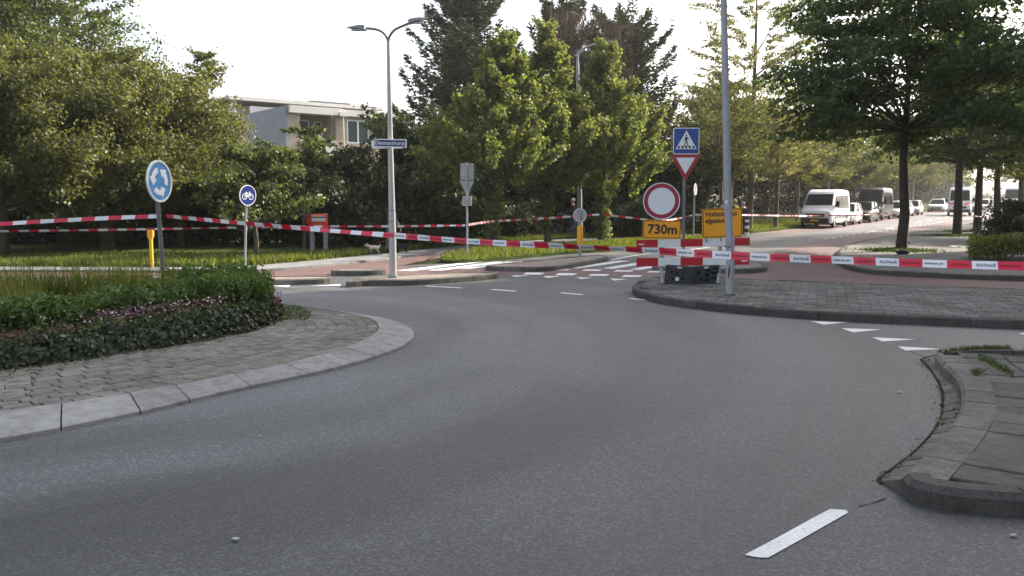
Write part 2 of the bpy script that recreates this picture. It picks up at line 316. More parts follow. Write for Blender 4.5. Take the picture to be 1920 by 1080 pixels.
class MB:
    """collects simple shapes and links them as one mesh"""
    def __init__(s): s.v = []; s.f = []; s.mi = []; s.cur = 0
    def add(s, vs, fs):
        b = len(s.v); s.v += [tuple(v) for v in vs]; s.f += [tuple(b + i for i in f) for f in fs]; s.mi += [s.cur] * len(fs); return s
    def box(s, x0, x1, y0, y1, z0, z1, mtx=None):
        vs = [Vector((x, y, z)) for z in (z0, z1) for y in (y0, y1) for x in (x0, x1)]
        if mtx: vs = [mtx @ v for v in vs]
        return s.add(vs, [(0, 2, 3, 1), (4, 5, 7, 6), (0, 1, 5, 4), (1, 3, 7, 5), (3, 2, 6, 7), (2, 0, 4, 6)])
    def cbox(s, c, d, mtx=None):
        return s.box(c[0] - d[0] / 2, c[0] + d[0] / 2, c[1] - d[1] / 2, c[1] + d[1] / 2, c[2] - d[2] / 2, c[2] + d[2] / 2, mtx)
    def tube(s, pts, rad, n=8, cap=True):
        pts = [Vector(p) for p in pts]; rs = rad if isinstance(rad, (list, tuple)) else [rad] * len(pts)
        t0 = (pts[1] - pts[0]).normalized(); ref = Vector((0, 0, 1)) if abs(t0.z) < .9 else Vector((1, 0, 0))
        vs = []; fs = []
        for i, p in enumerate(pts):
            t = (pts[min(i + 1, len(pts) - 1)] - pts[max(i - 1, 0)]).normalized()
            a = t.cross(ref)
            a = a.normalized() if a.length > 1e-5 else Vector((0, 1, 0)); b = t.cross(a); ref = b.cross(t) if False else ref
            vs += [p + (a * math.cos(2 * math.pi * k / n) + b * math.sin(2 * math.pi * k / n)) * rs[i] for k in range(n)]
            if i: fs += [((i - 1) * n + k, (i - 1) * n + (k + 1) % n, i * n + (k + 1) % n, i * n + k) for k in range(n)]
        if cap: fs += [tuple(range(n - 1, -1, -1)), tuple(range((len(pts) - 1) * n, len(pts) * n))]
        return s.add(vs, fs)
    def prism(s, poly, y0, y1, mtx=None):
        """poly in x,z extruded along y"""
        n = len(poly); vs = [Vector((x, y0, z)) for x, z in poly] + [Vector((x, y1, z)) for x, z in poly]
        if mtx: vs = [mtx @ v for v in vs]
        return s.add(vs, [tuple(range(n)), tuple(range(2 * n - 1, n - 1, -1))] + [(i, n + i, n + (i + 1) % n, (i + 1) % n) for i in range(n)])
    def ring(s, ro, ri, y0, y1, cx=0, cz=0, n=40):
        vs = []
        for r, y in ((ro, y0), (ri, y0), (ri, y1), (ro, y1)):
            vs += [(cx + r * math.cos(2 * math.pi * k / n), y, cz + r * math.sin(2 * math.pi * k / n)) for k in range(n)]
        fs = [(q * n + k, q * n + (k + 1) % n, ((q + 1) % 4) * n + (k + 1) % n, ((q + 1) % 4) * n + k) for q in range(4) for k in range(n)]
        return s.add(vs, fs)
    def disc(s, r, y0, y1, cx=0, cz=0, n=40):
        return s.prism([(cx + r * math.cos(2 * math.pi * k / n), cz + r * math.sin(2 * math.pi * k / n)) for k in range(n)], y0, y1)
    def ball(s, c, r, n=12, m=8):
        rx, ry, rz = r if isinstance(r, (tuple, list)) else (r, r, r)
        vs = [(c[0], c[1], c[2] - rz)]
        for i in range(1, m):
            a = math.pi * i / m - math.pi / 2
            vs += [(c[0] + rx * math.cos(a) * math.cos(2 * math.pi * k / n), c[1] + ry * math.cos(a) * math.sin(2 * math.pi * k / n), c[2] + rz * math.sin(a)) for k in range(n)]
        vs.append((c[0], c[1], c[2] + rz)); L = len(vs) - 1
        fs = [(0, 1 + (k + 1) % n, 1 + k) for k in range(n)]
        for i in range(m - 2): fs += [(1 + i * n + k, 1 + i * n + (k + 1) % n, 1 + (i + 1) * n + (k + 1) % n, 1 + (i + 1) * n + k) for k in range(n)]
        fs += [(L, 1 + (m - 2) * n + k, 1 + (m - 2) * n + (k + 1) % n) for k in range(n)]
        return s.add(vs, fs)
    def mesh(s, name):
        me = bpy.data.meshes.new(name); me.from_pydata(s.v, [], s.f); me.update()
        bm = bmesh.new(); bm.from_mesh(me); bmesh.ops.recalc_face_normals(bm, faces=bm.faces); bm.to_mesh(me); bm.free()
        return me
    def build(s, name, mat, parent=None, smooth_=False, bevel=0):
        me = s.mesh(name)
        mats = mat if isinstance(mat, (list, tuple)) else [mat]
        for m in mats: me.materials.append(m)
        if len(mats) > 1: me.polygons.foreach_set('material_index', s.mi)
        if bevel:
            bm = bmesh.new(); bm.from_mesh(me)
            bmesh.ops.bevel(bm, geom=[e for e in bm.edges if e.calc_face_angle(0) > .6], offset=bevel, segments=2, affect='EDGES', profile=.6)
            bm.to_mesh(me); bm.free()
        o = link(name, me, None, parent)
        if smooth_:
            me.shade_smooth()
            try: me.set_sharp_from_angle(angle=R(40))
            except Exception: pass
        return o
def dup(o, parent=None):
    c = o.copy(); COL.objects.link(c)
    if parent is not None: c.parent = parent
    for ch in list(o.children): dup(ch, c)
    return c
def text_mesh(body, size, extrude=.002, bold=0, align='CENTER', space=1.0):
    cu = bpy.data.curves.new('lettering', 'FONT'); cu.body = body; cu.size = size; cu.extrude = extrude; cu.offset = bold
    cu.align_x = align; cu.align_y = 'CENTER'; cu.resolution_u = 3; cu.space_character = space
    o = bpy.data.objects.new('lettering', cu); COL.objects.link(o); bpy.context.view_layer.update()
    me = bpy.data.meshes.new_from_object(o.evaluated_get(bpy.context.evaluated_depsgraph_get()))
    bpy.data.objects.remove(o); me.materials.clear(); me.name = 'lettering'; return me
def text(body, size, loc, mat, parent, bold=0, extrude=.002, align='CENTER', rot=(R(90), 0, 0), space=1.0):
    o = link('lettering', text_mesh(body, size, extrude, bold, align, space), mat, parent); o.location = loc; o.rotation_euler = rot; return o
# ---------------------------------------------------------------- the ground, roads and paths
def sheet_mesh(name, pts, z, skirt=0):
    bm = bmesh.new()
    vs = [bm.verts.new((p[0], p[1], 0)) for p in pts]
    f = bm.faces.new(vs)
    if f.normal.z < 0 or sum(a[0] * b[1] - b[0] * a[1] for a, b in zip(pts, pts[1:] + pts[:1])) < 0: f.normal_flip()
    bmesh.ops.triangulate(bm, faces=bm.faces[:])
    bmesh.ops.bisect_plane(bm, geom=bm.verts[:] + bm.edges[:] + bm.faces[:], plane_co=(0, SLOPE_Y, 0), plane_no=(0, 1, 0))
    for v in bm.verts: v.co.z = z + lift(v.co.x, v.co.y)
    if skirt:
        r = bmesh.ops.extrude_edge_only(bm, edges=[e for e in bm.edges if e.is_boundary])
        for v in r['geom']:
            if isinstance(v, bmesh.types.BMVert): v.co.z -= skirt
        bmesh.ops.recalc_face_normals(bm, faces=bm.faces[:])
        if sum(f.normal.z * f.calc_area() for f in bm.faces) < 0: bmesh.ops.reverse_faces(bm, faces=bm.faces[:])
    me = bpy.data.meshes.new(name); bm.to_mesh(me); bm.free(); return me
def sheet(name, pts, z, mat, skirt=0, parent=None, kind='structure'):
    o = link(name, sheet_mesh(name, [tuple(p)[:2] for p in pts], z, skirt), mat, parent)
    if kind: o['kind'] = kind
    return o
rng = np.random.default_rng(7); random.seed(7)

sheet('ground', [(-500, -60), (500, -60), (500, 900), (-500, 900)], -.06, M['wood_ground'])
UL = Vector((.545, .839)); NL = Vector((.839, -.545))          # the right-hand road's direction and its right side
KO = G(1490, 428).xy                                           # a point of its left kerb
left_kerb = [G(1190, 463).xy, G(1340, 445).xy, KO] + [KO + UL * s for s in (15, 30, 60, 110, 170)]
right_far = [KO + UL * s + NL * 10.5 for s in (170, 110, 60, 35)]
road = sheet('road', [(-60, -12), (40, -12), (40, 14), (16, 22)] + [G(1850, 415).xy] + [KO + UL * s + NL * 9.5 for s in (60, 110, 170)] + [KO + UL * s for s in (170, 110, 60, 30)] +
             [KO, G(1340, 445).xy, G(1190, 463).xy, G(1000, 480).xy, G(830, 494).xy, G(700, 500).xy, G(430, 520).xy, (-60, 19.5)], 0, M['asphalt'])
# woodland lawn left and behind, the verge with the limes, the long verge left of the road
lawn_front = smooth([(-900, 506), (-300, 502), (0, 499), (250, 499.5), (430, 499), (560, 490), (700, 476), (800, 465.5), (900, 456.5), (1000, 450.5), (1100, 446), (1210, 441.5), (1330, 437)], 4)
lf = [G(x, y, .08).xy for x, y in lawn_front]
sheet('lawn', lf + [(14, 62), (-20, 75), (-60, 60), (-60, 30)], .08, M['grass_ground'], .12)
pf = [G(x, y, .07).xy for x, y in smooth([(1330, 440), (1200, 446.5), (1000, 457), (850, 469), (700, 486.5), (560, 500), (430, 507.5), (250, 506.5), (0, 506), (-300, 508), (-900, 512)], 4)]
sheet('footpath', lf[:] + pf, .07, M['pathgrey'], .1)
rp = [G(x, y, .012).xy for x, y in smooth([(-900, 521), (0, 520), (430, 519), (520, 518.5), (620, 513), (700, 505), (780, 489), (870, 474), (1000, 461), (1200, 449), (1330, 441.5)], 4)]
sheet('cycle_path', [p for p in pf] + rp, .012, M['red'], .05)
vg = smooth([(828, 486), (850, 474), (925, 463), (1030, 456.5), (1127, 452), (1230, 447), (1330, 442), (1338, 446.5), (1190, 463.5), (1060, 472), (930, 483.5), (860, 488)], 3, True)
verge = sheet('grass_verge', [G(x, y, .09).xy for x, y in vg], .09, M['grass_ground'], .14)
vl = [KO + UL * s + NL * -.05 for s in (-10, 0, 15, 30, 60, 110, 170)]
sheet('road_verge', vl + [KO + UL * s + NL * d for s, d in ((170, -8), (110, -8), (60, -8), (30, -7.5), (8, -7), (-9, -4))], .1, M['grass_ground'], .15)
# red crossing and red lanes
cross = smooth([(600, 505), (720, 499), (800, 503.5), (930, 504), (1060, 503), (1200, 504), (1330, 500), (1430, 508), (1430, 523), (1200, 521.5), (1050, 515.5), (935, 513.5), (800, 514), (650, 516.5), (570, 519)], 3, True)
sheet('cycle_crossing', [G(x, y).xy for x, y in cross], .0045, M['red'])
redr = [(1400, 523), (1500, 527), (1700, 535), (1920, 543), (2250, 556)] + [(2250, 531), (1920, 523.5), (1750, 516.5), (1650, 511.5), (1600, 504), (1574, 494), (1562, 480), (1580, 464), (1620, 451.5), (1680, 440.5), (1760, 428.5), (1850, 415.5)] + \
       [(1828, 411.5), (1772, 416), (1676, 430), (1613, 437.5), (1546, 448), (1500, 458), (1452, 472), (1436, 488), (1440, 505)]
sheet('cycle_lane', [G(x, y).xy for x, y in redr], .008, M['red'])
sheet('parking_strip', [KO + UL * s + NL * d for s, d in ((-9, .1), (60, .1), (160, .1), (160, 2.6), (60, 2.6), (0, 2.4), (-9, 1.2))], .005, M['red'])

# ---------------------------------------------------------------- kerbs and pieces
def kerb_along(line, parent, mat, wid=.13, top=.12, bot=-.05, length=1.0, name='kerb_stone', side=1, gap=.012, cham=.02, tops=None):
    """separate kerb stones along a line; the line is the road side edge, side=1 puts the stone to its left"""
    pts = [Vector((p[0], p[1])) for p in line]
    cum = [0]
    for a, b in zip(pts, pts[1:]): cum.append(cum[-1] + (b - a).length)
    def at(s):
        s = min(max(s, 0), cum[-1])
        for i in range(len(pts) - 1):
            if s <= cum[i + 1] or i == len(pts) - 2:
                t = (s - cum[i]) / max(cum[i + 1] - cum[i], 1e-6); d = (pts[i + 1] - pts[i]).normalized()
                return pts[i].lerp(pts[i + 1], t), Vector((-d.y, d.x)) * side
    n = max(1, round(cum[-1] / length)); step = cum[-1] / n; out = []
    for k in range(n):
        a, b = k * step + gap / 2, (k + 1) * step - gap / 2
        secs = []
        dz = random.uniform(-.005, .005); do = random.uniform(-.004, .004)
        for q in range(7):
            s = a + (b - a) * q / 6; p, nn = at(s); p = p + nn * (do - .014)
            p1, n1 = at(s - .12); p2, n2 = at(s + .12); nn = (n1 + n2).normalized()
            L = lift(p.x, p.y) + dz; tz = top if tops is None else tops(s / cum[-1])
            e1 = p + nn * cham; e2 = p + nn * wid
            secs += [(p.x, p.y, bot + L), (p.x, p.y, tz - cham + L), (e1.x, e1.y, tz + L), (e2.x, e2.y, tz + L), (e2.x, e2.y, bot + L)]
        fs = [tuple(range(5)), tuple(range(34, 29, -1))]
        for q in range(6): fs += [(q * 5 + j, q * 5 + (j + 1) % 5, q * 5 + 5 + (j + 1) % 5, q * 5 + 5 + j) for j in range(5)]
        m = MB(); m.add(secs, fs); out.append(m.build(name, mat, parent))
    return out
# unit paver, scaled per piece
um = MB()
um.add([(-.5, -.5, 0), (.5, -.5, 0), (.5, .5, 0), (-.5, .5, 0), (-.5, -.5, .9), (.5, -.5, .9), (.5, .5, .9), (-.5, .5, .9), (-.47, -.47, 1), (.47, -.47, 1), (.47, .47, 1), (-.47, .47, 1)],
       [(0, 1, 5, 4), (1, 2, 6, 5), (2, 3, 7, 6), (3, 0, 4, 7), (4, 5, 9, 8), (5, 6, 10, 9), (6, 7, 11, 10), (7, 4, 8, 11), (8, 9, 10, 11)])
def unit_mesh(name, mat):
    me = um.mesh(name); me.materials.append(mat); return me
UV_ = np.array(um.v); 
def lay_pieces(specs, name, mat, parent, limit=296):
    """specs: x,y,z,rot,sx,sy,h. the pieces nearest the camera become parts, the rest one mass"""
    specs = sorted(specs, key=lambda q: q[0] ** 2 + q[1] ** 2)
    me = unit_mesh(name, mat)
    for (x, y, z, a, sx, sy, h) in specs[:limit]:
        o = bpy.data.objects.new(name, me); COL.objects.link(o); o.parent = parent
        o.location = (x, y, z); o.scale = (sx, sy, h); o.rotation_euler = (random.uniform(-.006, .006), random.uniform(-.006, .006), a)
    rest = specs[limit:]
    if rest:
        m = MB()
        for (x, y, z, a, sx, sy, h) in rest:
            c, s = math.cos(a), math.sin(a)
            m.add([(x + (vx * sx) * c - (vy * sy) * s, y + (vx * sx) * s + (vy * sy) * c, z + vz * h) for vx, vy, vz in um.v], um.f)
        o = m.build(name + '_field', mat, parent); o['kind'] = 'stuff'
def inside(p, poly):
    r = False; j = len(poly) - 1
    for i in range(len(poly)):
        a, b = poly[i], poly[j]
        if (a[1] > p[1]) != (b[1] > p[1]) and p[0] < (b[0] - a[0]) * (p[1] - a[1]) / (b[1] - a[1]) + a[0]: r = not r
        j = i
    return r

# ---------------------------------------------------------------- roundabout island with its paved apron
def polar(tab):
    t = np.array(tab); o = np.argsort(t[:, 0]); return t[o, 0], t[o, 1]
OUT = polar([[-180, 5.3], [-120, 5.5], [-90, 5.45], [-75, 5.38], [-66.7, 5.25], [-62.2, 5.08], [-56, 4.86], [-52.8, 4.74], [-47.3, 4.58], [-41.8, 4.5], [-36.5, 4.47], [-29.4, 4.47], [-22, 4.46], [-12.9, 4.47], [-4.3, 4.42], [3.2, 4.33], [13.8, 4.15], [23.3, 3.93], [33.8, 3.68], [42.5, 3.53], [51.5, 3.42], [70, 3.38], [100, 3.5], [140, 4.2], [180, 5.3]])
INN = polar([[-180, 4.6], [-120, 4.75], [-90, 4.75], [-75, 4.72], [-67.8, 4.66], [-63.6, 4.56], [-58.6, 4.46], [-53.5, 4.38], [-48.5, 4.28], [-41.5, 4.17], [-34.4, 4.13], [-28.3, 4.09], [-20.2, 4.04], [-10.1, 3.99], [-2.4, 3.94], [5.7, 3.86], [12.5, 3.78], [26, 3.5], [33, 3.34], [42, 3.25], [52, 3.2], [70, 3.15], [100, 3.25], [140, 3.7], [180, 4.6]])
BED = polar([[-180, 3.2], [-120, 3.0], [-90, 2.95], [-73.7, 2.82], [-67.4, 2.66], [-61, 2.50], [-48.7, 2.31], [-34.5, 2.22], [-18, 2.26], [3.5, 2.42], [23.5, 2.58], [39, 2.75], [60, 2.85], [90, 2.9], [140, 3.1], [180, 3.2]])
def pr(tab, a): return float(np.interp(a, tab[0], tab[1]))
def pp(a, r): return (ISL[0] + r * math.cos(R(a)), ISL[1] + r * math.sin(R(a)))
apron = sheet('roundabout_island', [pp(a, pr(INN, a) + .03) for a in range(-180, 180, 4)], .055, M['joint'], .1)
# wedge-shaped concrete edge slabs
a = -116.0; k = 0
while a < 244:
    aa = a if a <= 180 else a - 360
    ro = pr(OUT, aa); st = math.degrees((.62 if k % 4 else .42) / ro) if -100 < aa < 75 else 12
    st = st * random.uniform(.9, 1.1); b = min(a + st, 244)
    g = math.degrees(.006 / ro); m = MB(); vs = []
    jag = random.uniform(-.02, .02)
    for q in range(5):
        t = a + g + (b - a - 2 * g) * q / 4; tt = t if t <= 180 else t - 360
        o_, i_ = pr(OUT, tt), pr(INN, tt)
        for r_, z_ in ((o_, -.02), (o_ - .005, .028), (o_ - .04, .04), (i_ + .012, .092 + jag * .2), (i_ + .012, .0)): vs.append((*pp(tt, r_), z_))
    fs = [tuple(range(5)), tuple(range(24, 19, -1))]
    for q in range(4): fs += [(q * 5 + j, q * 5 + (j + 1) % 5, q * 5 + 5 + (j + 1) % 5, q * 5 + 5 + j) for j in range(5)]
    m.add(vs, fs); m.build('edge_slab', M['slab'], apron); a = b; k += 1
specs = []; row = 0; dr = .128
while row < 22:
    off = row * dr + dr / 2; t = -112.0 + (row % 2) * 2.3 + random.uniform(-.3, .3)
    while t < 62:
        r_ = pr(INN, t) - off; wl = .205
        st = math.degrees(wl / r_)
        if r_ > pr(BED, t) - .12:
            x, y = pp(t + st / 2, pr(INN, t + st / 2) - off)
            d1 = pp(t + st * .2, pr(INN, t + st * .2) - off); d2 = pp(t + st * .8, pr(INN, t + st * .8) - off)
            specs.append((x, y, .03 + random.uniform(-.004, .004), math.atan2(d2[1] - d1[1], d2[0] - d1[0]) + random.uniform(-.02, .02), wl * .978, dr * .968, .055))
        t += st
    row += 1
lay_pieces(specs, 'paver', M['paver'], apron)

# ---------------------------------------------------------------- pavement with the barrier
Afront = smooth([(1187, 534), (1190, 541), (1210, 549), (1260, 559), (1330, 567.5), (1400, 574), (1500, 581), (1600, 587), (1760, 594), (1920, 600), (2300, 613)], 4)
Aback = smooth([(2300, 557), (1920, 541), (1700, 533.5), (1500, 526), (1400, 521.5), (1330, 517), (1260, 516.5), (1215, 520), (1192, 527)], 4)
Af = [G(x, y, .12).xy for x, y in Afront]; Ab = [G(x, y, .12).xy for x, y in Aback]
pavA = sheet('pavement', Af + Ab, .085, M['joint'], .15)
kerb_along(Af, pavA, M['kerb_dark'], side=1, wid=.12)
kerb_along(Ab[:-1], pavA, M['kerb'], side=1, wid=.08, top=.112, length=1.0)
polyA = [tuple(p) for p in Af + Ab]
def shrink_ok(x, y, poly, m):
    return all(inside((x + dx, y + dy), poly) for dx, dy in ((m, 0), (-m, 0), (0, m), (0, -m)))
specs = []; ca, sa = math.cos(R(-20)), math.sin(R(-20))
for i in range(-60, 90):
    for j in range(-60, 110):
        u, v = i * .302 + (.15 if j % 2 else 0), j * .202
        x, y = 6 + u * ca - v * sa, 14 + u * sa + v * ca
        if shrink_ok(x, y, polyA, .16): specs.append((x, y, .03, R(-20), .297, .197, .085 + random.uniform(-.003, .004)))
lay_pieces(specs, 'paving_tile', M['tileA'], pavA)

# ---------------------------------------------------------------- nearest pavement, bottom right
Nl = smooth([(1757, 664), (1775, 684), (1801, 711), (1806, 746), (1797, 780), (1765, 820), (1735, 850), (1709, 875), (1699, 884), (1697, 890), (1701, 896.5), (1724, 905.5), (1768, 915), (1853, 923), (1920, 927), (2200, 938)], 4)
Nb = smooth([(2300, 655), (1920, 655), (1830, 655), (1770, 659)], 4)
Nlw = [G(x, y, .12).xy for x, y in Nl]; Nbw = [G(x, y, .12).xy for x, y in Nb]
pavN = sheet('near_pavement', Nlw + [(8, 4.9), (8, 8.8)] + Nbw, .08, M['joint'], .15)
kerb_along(Nbw, pavN, M['kerb_dark'], side=1, wid=.1, length=.8)
kerb_along(Nlw[:35], pavN, M['kerb'], side=-1 if False else 1, wid=.235, length=.42, cham=.03)
kerb_along(Nlw[34:], pavN, M['kerb_dark'], side=1, wid=.15, length=.78, cham=.035)
# flagstones set in columns that follow the curved edge
specs = []
edge = [Vector(p) for p in Nlw[:31]]
cum = [0]
for p, q in zip(edge, edge[1:]): cum.append(cum[-1] + (q - p).length)
def along(s):
    s = min(max(s, 0), cum[-1] - 1e-4)
    i = max(k for k in range(len(cum) - 1) if cum[k] <= s); t = (s - cum[i]) / (cum[i + 1] - cum[i])
    return edge[i].lerp(edge[i + 1], t)
def nrm(s):
    d = (along(s + .5) - along(s - .5)).normalized(); return Vector((-d.y, d.x)), d
polyN = [tuple(p) for p in Nlw] + [(8, 4.9), (8, 8.8)] + [tuple(p) for p in Nbw]
def flag(c, e1, e2):
    """one paving flag from 4 plan corners"""
    pass
m_done = 0
cols = [.212 + .40 * k for k in range(9)]
for ci, off in enumerate(cols):
    s = -.2 + (ci % 2) * .12; L = cum[-1]
    while s < L + .4:
        wl = .30
        q = []
        for ss, oo in ((s, off), (s + wl, off), (s + wl, off + .40), (s, off + .40)):
            nn, d = nrm(min(max(ss, .4), L - .4)); p = along(ss) if 0 <= ss <= L else along(min(max(ss, 0), L)) + d * (ss - min(max(ss, 0), L))
            q.append(p + nn * oo)
        c = sum(q, Vector((0, 0))) / 4
        if all(inside(tuple(c + (p - c) * .98), polyN) and inside(tuple(p + (p - c).normalized() * (.05)), polyN) for p in q) and c.y > G(1800, 915, .12).y - .1:
            q = [c + (p - c) * .975 for p in q]; h = .118 + random.uniform(-.006, .005); mm = MB()
            tilt = [random.uniform(-.004, .004) for _ in range(4)]
            qi = [c + (p - c) * .955 for p in q]
            mm.add([(*p, .05) for p in q] + [(*p, h - .007 + t) for p, t in zip(q, tilt)] + [(*p, h + t) for p, t in zip(qi, tilt)],
                   [(0, 1, 5, 4), (1, 2, 6, 5), (2, 3, 7, 6), (3, 0, 4, 7), (4, 5, 9, 8), (5, 6, 10, 9), (6, 7, 11, 10), (7, 4, 8, 11), (8, 9, 10, 11)])
            mm.build('paving_flag', M['tile'], pavN)
        s += wl
# gutter of flat bricks, ramped up towards the near corner
go = smooth([(1730, 675), (1749, 696), (1769, 731), (1770, 760), (1762, 796), (1724, 842), (1680, 877), (1652, 903)], 5)
gi = smooth([(1757, 668), (1778, 694), (1802, 722), (1806, 752), (1795, 790), (1755, 836), (1718, 872), (1698, 898)], 5)
n = len(go)
for k in range(n - 1):
    t = k / (n - 1); h0, h1 = .02 + .07 * max(0, t - .45) / .55, .02 + .07 * max(0, (k + 1) / (n - 1) - .45) / .55
    a0, a1 = G(*go[k], .008).xy, G(*go[k + 1], .008).xy; b0, b1 = G(*gi[k], h0).xy, G(*gi[k + 1], h1).xy
    a1 = a0.lerp(a1, .965); b1 = b0.lerp(b1, .965); mm = MB(); dz = random.uniform(-.003, .004)
    mm.add([(*a0, -.03), (*a1, -.03), (*b1, -.03), (*b0, -.03), (*a0, .012 + dz), (*a1, .012 + dz), (*b1, h1 + dz), (*b0, h0 + dz)],
           [(0, 1, 5, 4), (1, 2, 6, 5), (2, 3, 7, 6), (3, 0, 4, 7), (4, 5, 6, 7)])
    mm.build('gutter_brick', M['gutter'], pavN)

def seam(pts, w0, w1, z=.004):
    p = [G(x, y).xy for x, y in smooth(pts, 5)]; a_, b_ = [], []
    for i in range(len(p)):
        d = (p[min(i + 1, len(p) - 1)] - p[max(i - 1, 0)]).normalized(); nn = Vector((-d.y, d.x)); hw = random.uniform(w0, w1) / 2
        a_.append(p[i] + nn * hw); b_.append(p[i] - nn * hw)
    n_ = len(a_); m = MB(); m.add([(*q, z) for q in b_ + a_], [(i, i + 1, n_ + i + 1, n_ + i) for i in range(n_ - 1)]); return m.build('asphalt_seam', M['soil'], road)
seam([(1757, 666), (1735, 671), (1728, 677), (1747, 697), (1766, 731), (1767, 760), (1759, 796), (1721, 842), (1677, 877), (1650, 896), (1653, 909)], .012, .035)
seam([(1700, 655), (1712, 662), (1735, 669)], .006, .012)
seam([(1610, 950), (1640, 943), (1662, 934)], .004, .01)
# ---------------------------------------------------------------- far pavement on the right with the avenue trees
Bfront = smooth([(1850, 415), (1760, 428), (1680, 440), (1620, 450.5), (1580, 462.5), (1563, 478), (1572, 489), (1600, 499.5), (1650, 506.5), (1750, 511.5), (1920, 517.5), (2300, 528)], 4)
Bf = [G(x, y, .12).xy for x, y in Bfront]
pavB = sheet('corner_pavement', [KO + UL * 170 + NL * 10.2, KO + UL * 60 + NL * 9.8] + Bf + [(40, 17), (70, 60), (110, 180)], .115, M['pavB'], .18)
kerb_along(Bf, pavB, M['kerb_dark'], side=1, wid=.14, top=.122, bot=-.03)
# traffic islands
def island(name, top, near_n):
    t = [G(x, y, .12).xy for x, y in smooth(top, 3, True)]
    o = sheet(name, t, .112, M['islandpav'], .15)
    area = sum(a.x * b.y - b.x * a.y for a, b in zip(t, t[1:] + t[:1]))
    kerb_along(t + [t[0]], o, M['kerb'], side=1 if area > 0 else -1, wid=.14, top=.12, bot=-.03, length=.9); return o
island('traffic_island', [(650, 527.5), (690, 525), (760, 524.5), (840, 520), (905, 515), (936, 510.5), (900, 510), (820, 512), (740, 516), (670, 521.5)][::-1], 0)
island('traffic_island', [(622, 507), (645, 507.5), (690, 507), (724, 504.5), (700, 502.8), (660, 502.5), (632, 503.8)], 0)
island('traffic_island', [(912, 498.5), (960, 500), (1015, 500.5), (1060, 496), (1110, 488), (1140, 481), (1128, 478.5), (1080, 481), (1000, 488), (930, 495)], 0)
island('traffic_island', [(300, 522), (430, 524), (520, 524), (600, 521.5), (627, 518.5), (600, 516.8), (520, 517.5), (430, 518), (300, 517)], 0)
island('traffic_island', [(1225, 498), (1300, 503), (1380, 503.5), (1430, 501.5), (1437, 496), (1420, 489.5), (1380, 487), (1300, 487), (1245, 490)], 0)

# ---------------------------------------------------------------- painted markings
def mark(pts, z=.005, name='road_marking', sub=0):
    q = smooth(pts, sub, True) if sub else pts
    w_ = [G(x, y).xy for x, y in q]
    o = link(name, sheet_mesh(name, [tuple(p) for p in w_], z), M['paint'], road); return o
def line(pts, hw, z=.005, sub=4):
    """a painted line of half width hw metres along pixel points"""
    p = [G(x, y).xy for x, y in smooth(pts, sub)]
    a, b = [], []
    for i in range(len(p)):
        d = (p[min(i + 1, len(p) - 1)] - p[max(i - 1, 0)]).normalized(); nn = Vector((-d.y, d.x)) * hw
        a.append(p[i] + nn); b.append(p[i] - nn)
    n_ = len(a); m = MB(); m.add([(*q, z + lift(*q)) for q in b + a], [(i, i + 1, n_ + i + 1, n_ + i) for i in range(n_ - 1)]); return m.build('road_marking', M['paint'], road)
mark([(1396, 1042), (1418, 1046.5), (1440, 1047.5), (1500, 1014), (1560, 980), (1591, 962), (1586, 957.5), (1556, 956), (1520, 975), (1455, 1011)])
for tri in ([(1520, 603), (1588, 605), (1545, 609.5)], [(1578, 616), (1653, 618.5), (1600, 624)], [(1636, 633), (1717, 637), (1654, 641)], [(1683, 650), (1768, 655), (1698, 658)], [(1908, 625), (1990, 627), (1935, 633)]): mark(tri)
for tri in ([(958, 516.5), (994, 517), (966, 519.5)], [(1018, 518), (1050, 518.6), (1026, 521.4)], [(1081, 520.3), (1110, 521), (1090, 523.8)], [(1143, 522.5), (1178, 523.5), (1152, 526.4)], [(580, 536.5), (638, 533.5), (640, 536.5)], [(505, 536), (545, 535), (540, 538.5)]): mark(tri)
for x, y in ((980, 513.6), (1041, 514.8), (1102, 516.2), (1164, 518.3)): mark([(x, y + 1.8), (x + 34, y + 2.2), (x + 42, y - 1.4), (x + 7, y - 1.9)], .0095)
for x, y in ((1031, 506), (1090, 507), (1150, 508.4), (1212, 510)): mark([(x, y + 1.4), (x + 33, y + 1.8), (x + 39, y - 1), (x + 7, y - 1.5)], .0095)
for q in ([(1062, 503), (1083, 504), (1181, 490), (1160, 489)], [(1130, 503.5), (1148, 505), (1218, 494), (1196, 492.8)], [(1180, 505.5), (1199, 507), (1262, 496.5), (1240, 495.5)], [(1232, 507.5), (1252, 509), (1305, 500), (1285, 499)]): mark(q, .0095)
for q in ([(742, 508), (772, 509), (908, 491.5), (890, 490.5)], [(800, 507.5), (828, 508), (950, 492), (930, 491)], [(858, 504.5), (882, 504.5), (1000, 491), (978, 490)], [(905, 498), (915, 499), (965, 491.5), (950, 491)]): mark(q, .0095)
line([(1146, 487.5), (1180, 481), (1215, 476), (1262, 471.5), (1330, 464)], .06)
line([(1440, 477), (1480, 468), (1515, 459), (1546, 450.5)], .05); line([(1462, 475.5), (1500, 466), (1530, 457.5), (1552, 451)], .05)
for (x0, y0, x1, y1) in ((798, 536.5, 866, 540.5), (922, 543, 968, 546.5), (1052, 549.5, 1092, 553), (1180, 560, 1246, 566.5), (1440, 491.5, 1500, 489.5)): line([(x0, y0), (x1, y1)], .055, sub=1)
dl = [G(1546, 448.5).xy, G(1613, 438).xy, G(1676, 430.3).xy, G(1772, 416.3).xy]
for k in range(22):
    s0 = k * 1.55; acc = 0
    for a_, b_ in zip(dl, dl[1:]):
        L = (b_ - a_).length
        if acc <= s0 < acc + L:
            d = (b_ - a_).normalized(); p = a_ + d * (s0 - acc); nn = Vector((-d.y, d.x)) * .05; e = p + d * .75
            link('road_marking', sheet_mesh('road_marking', [tuple(p + nn), tuple(p - nn), tuple(e - nn), tuple(e + nn)], .012), M['paint'], road)
        acc += L
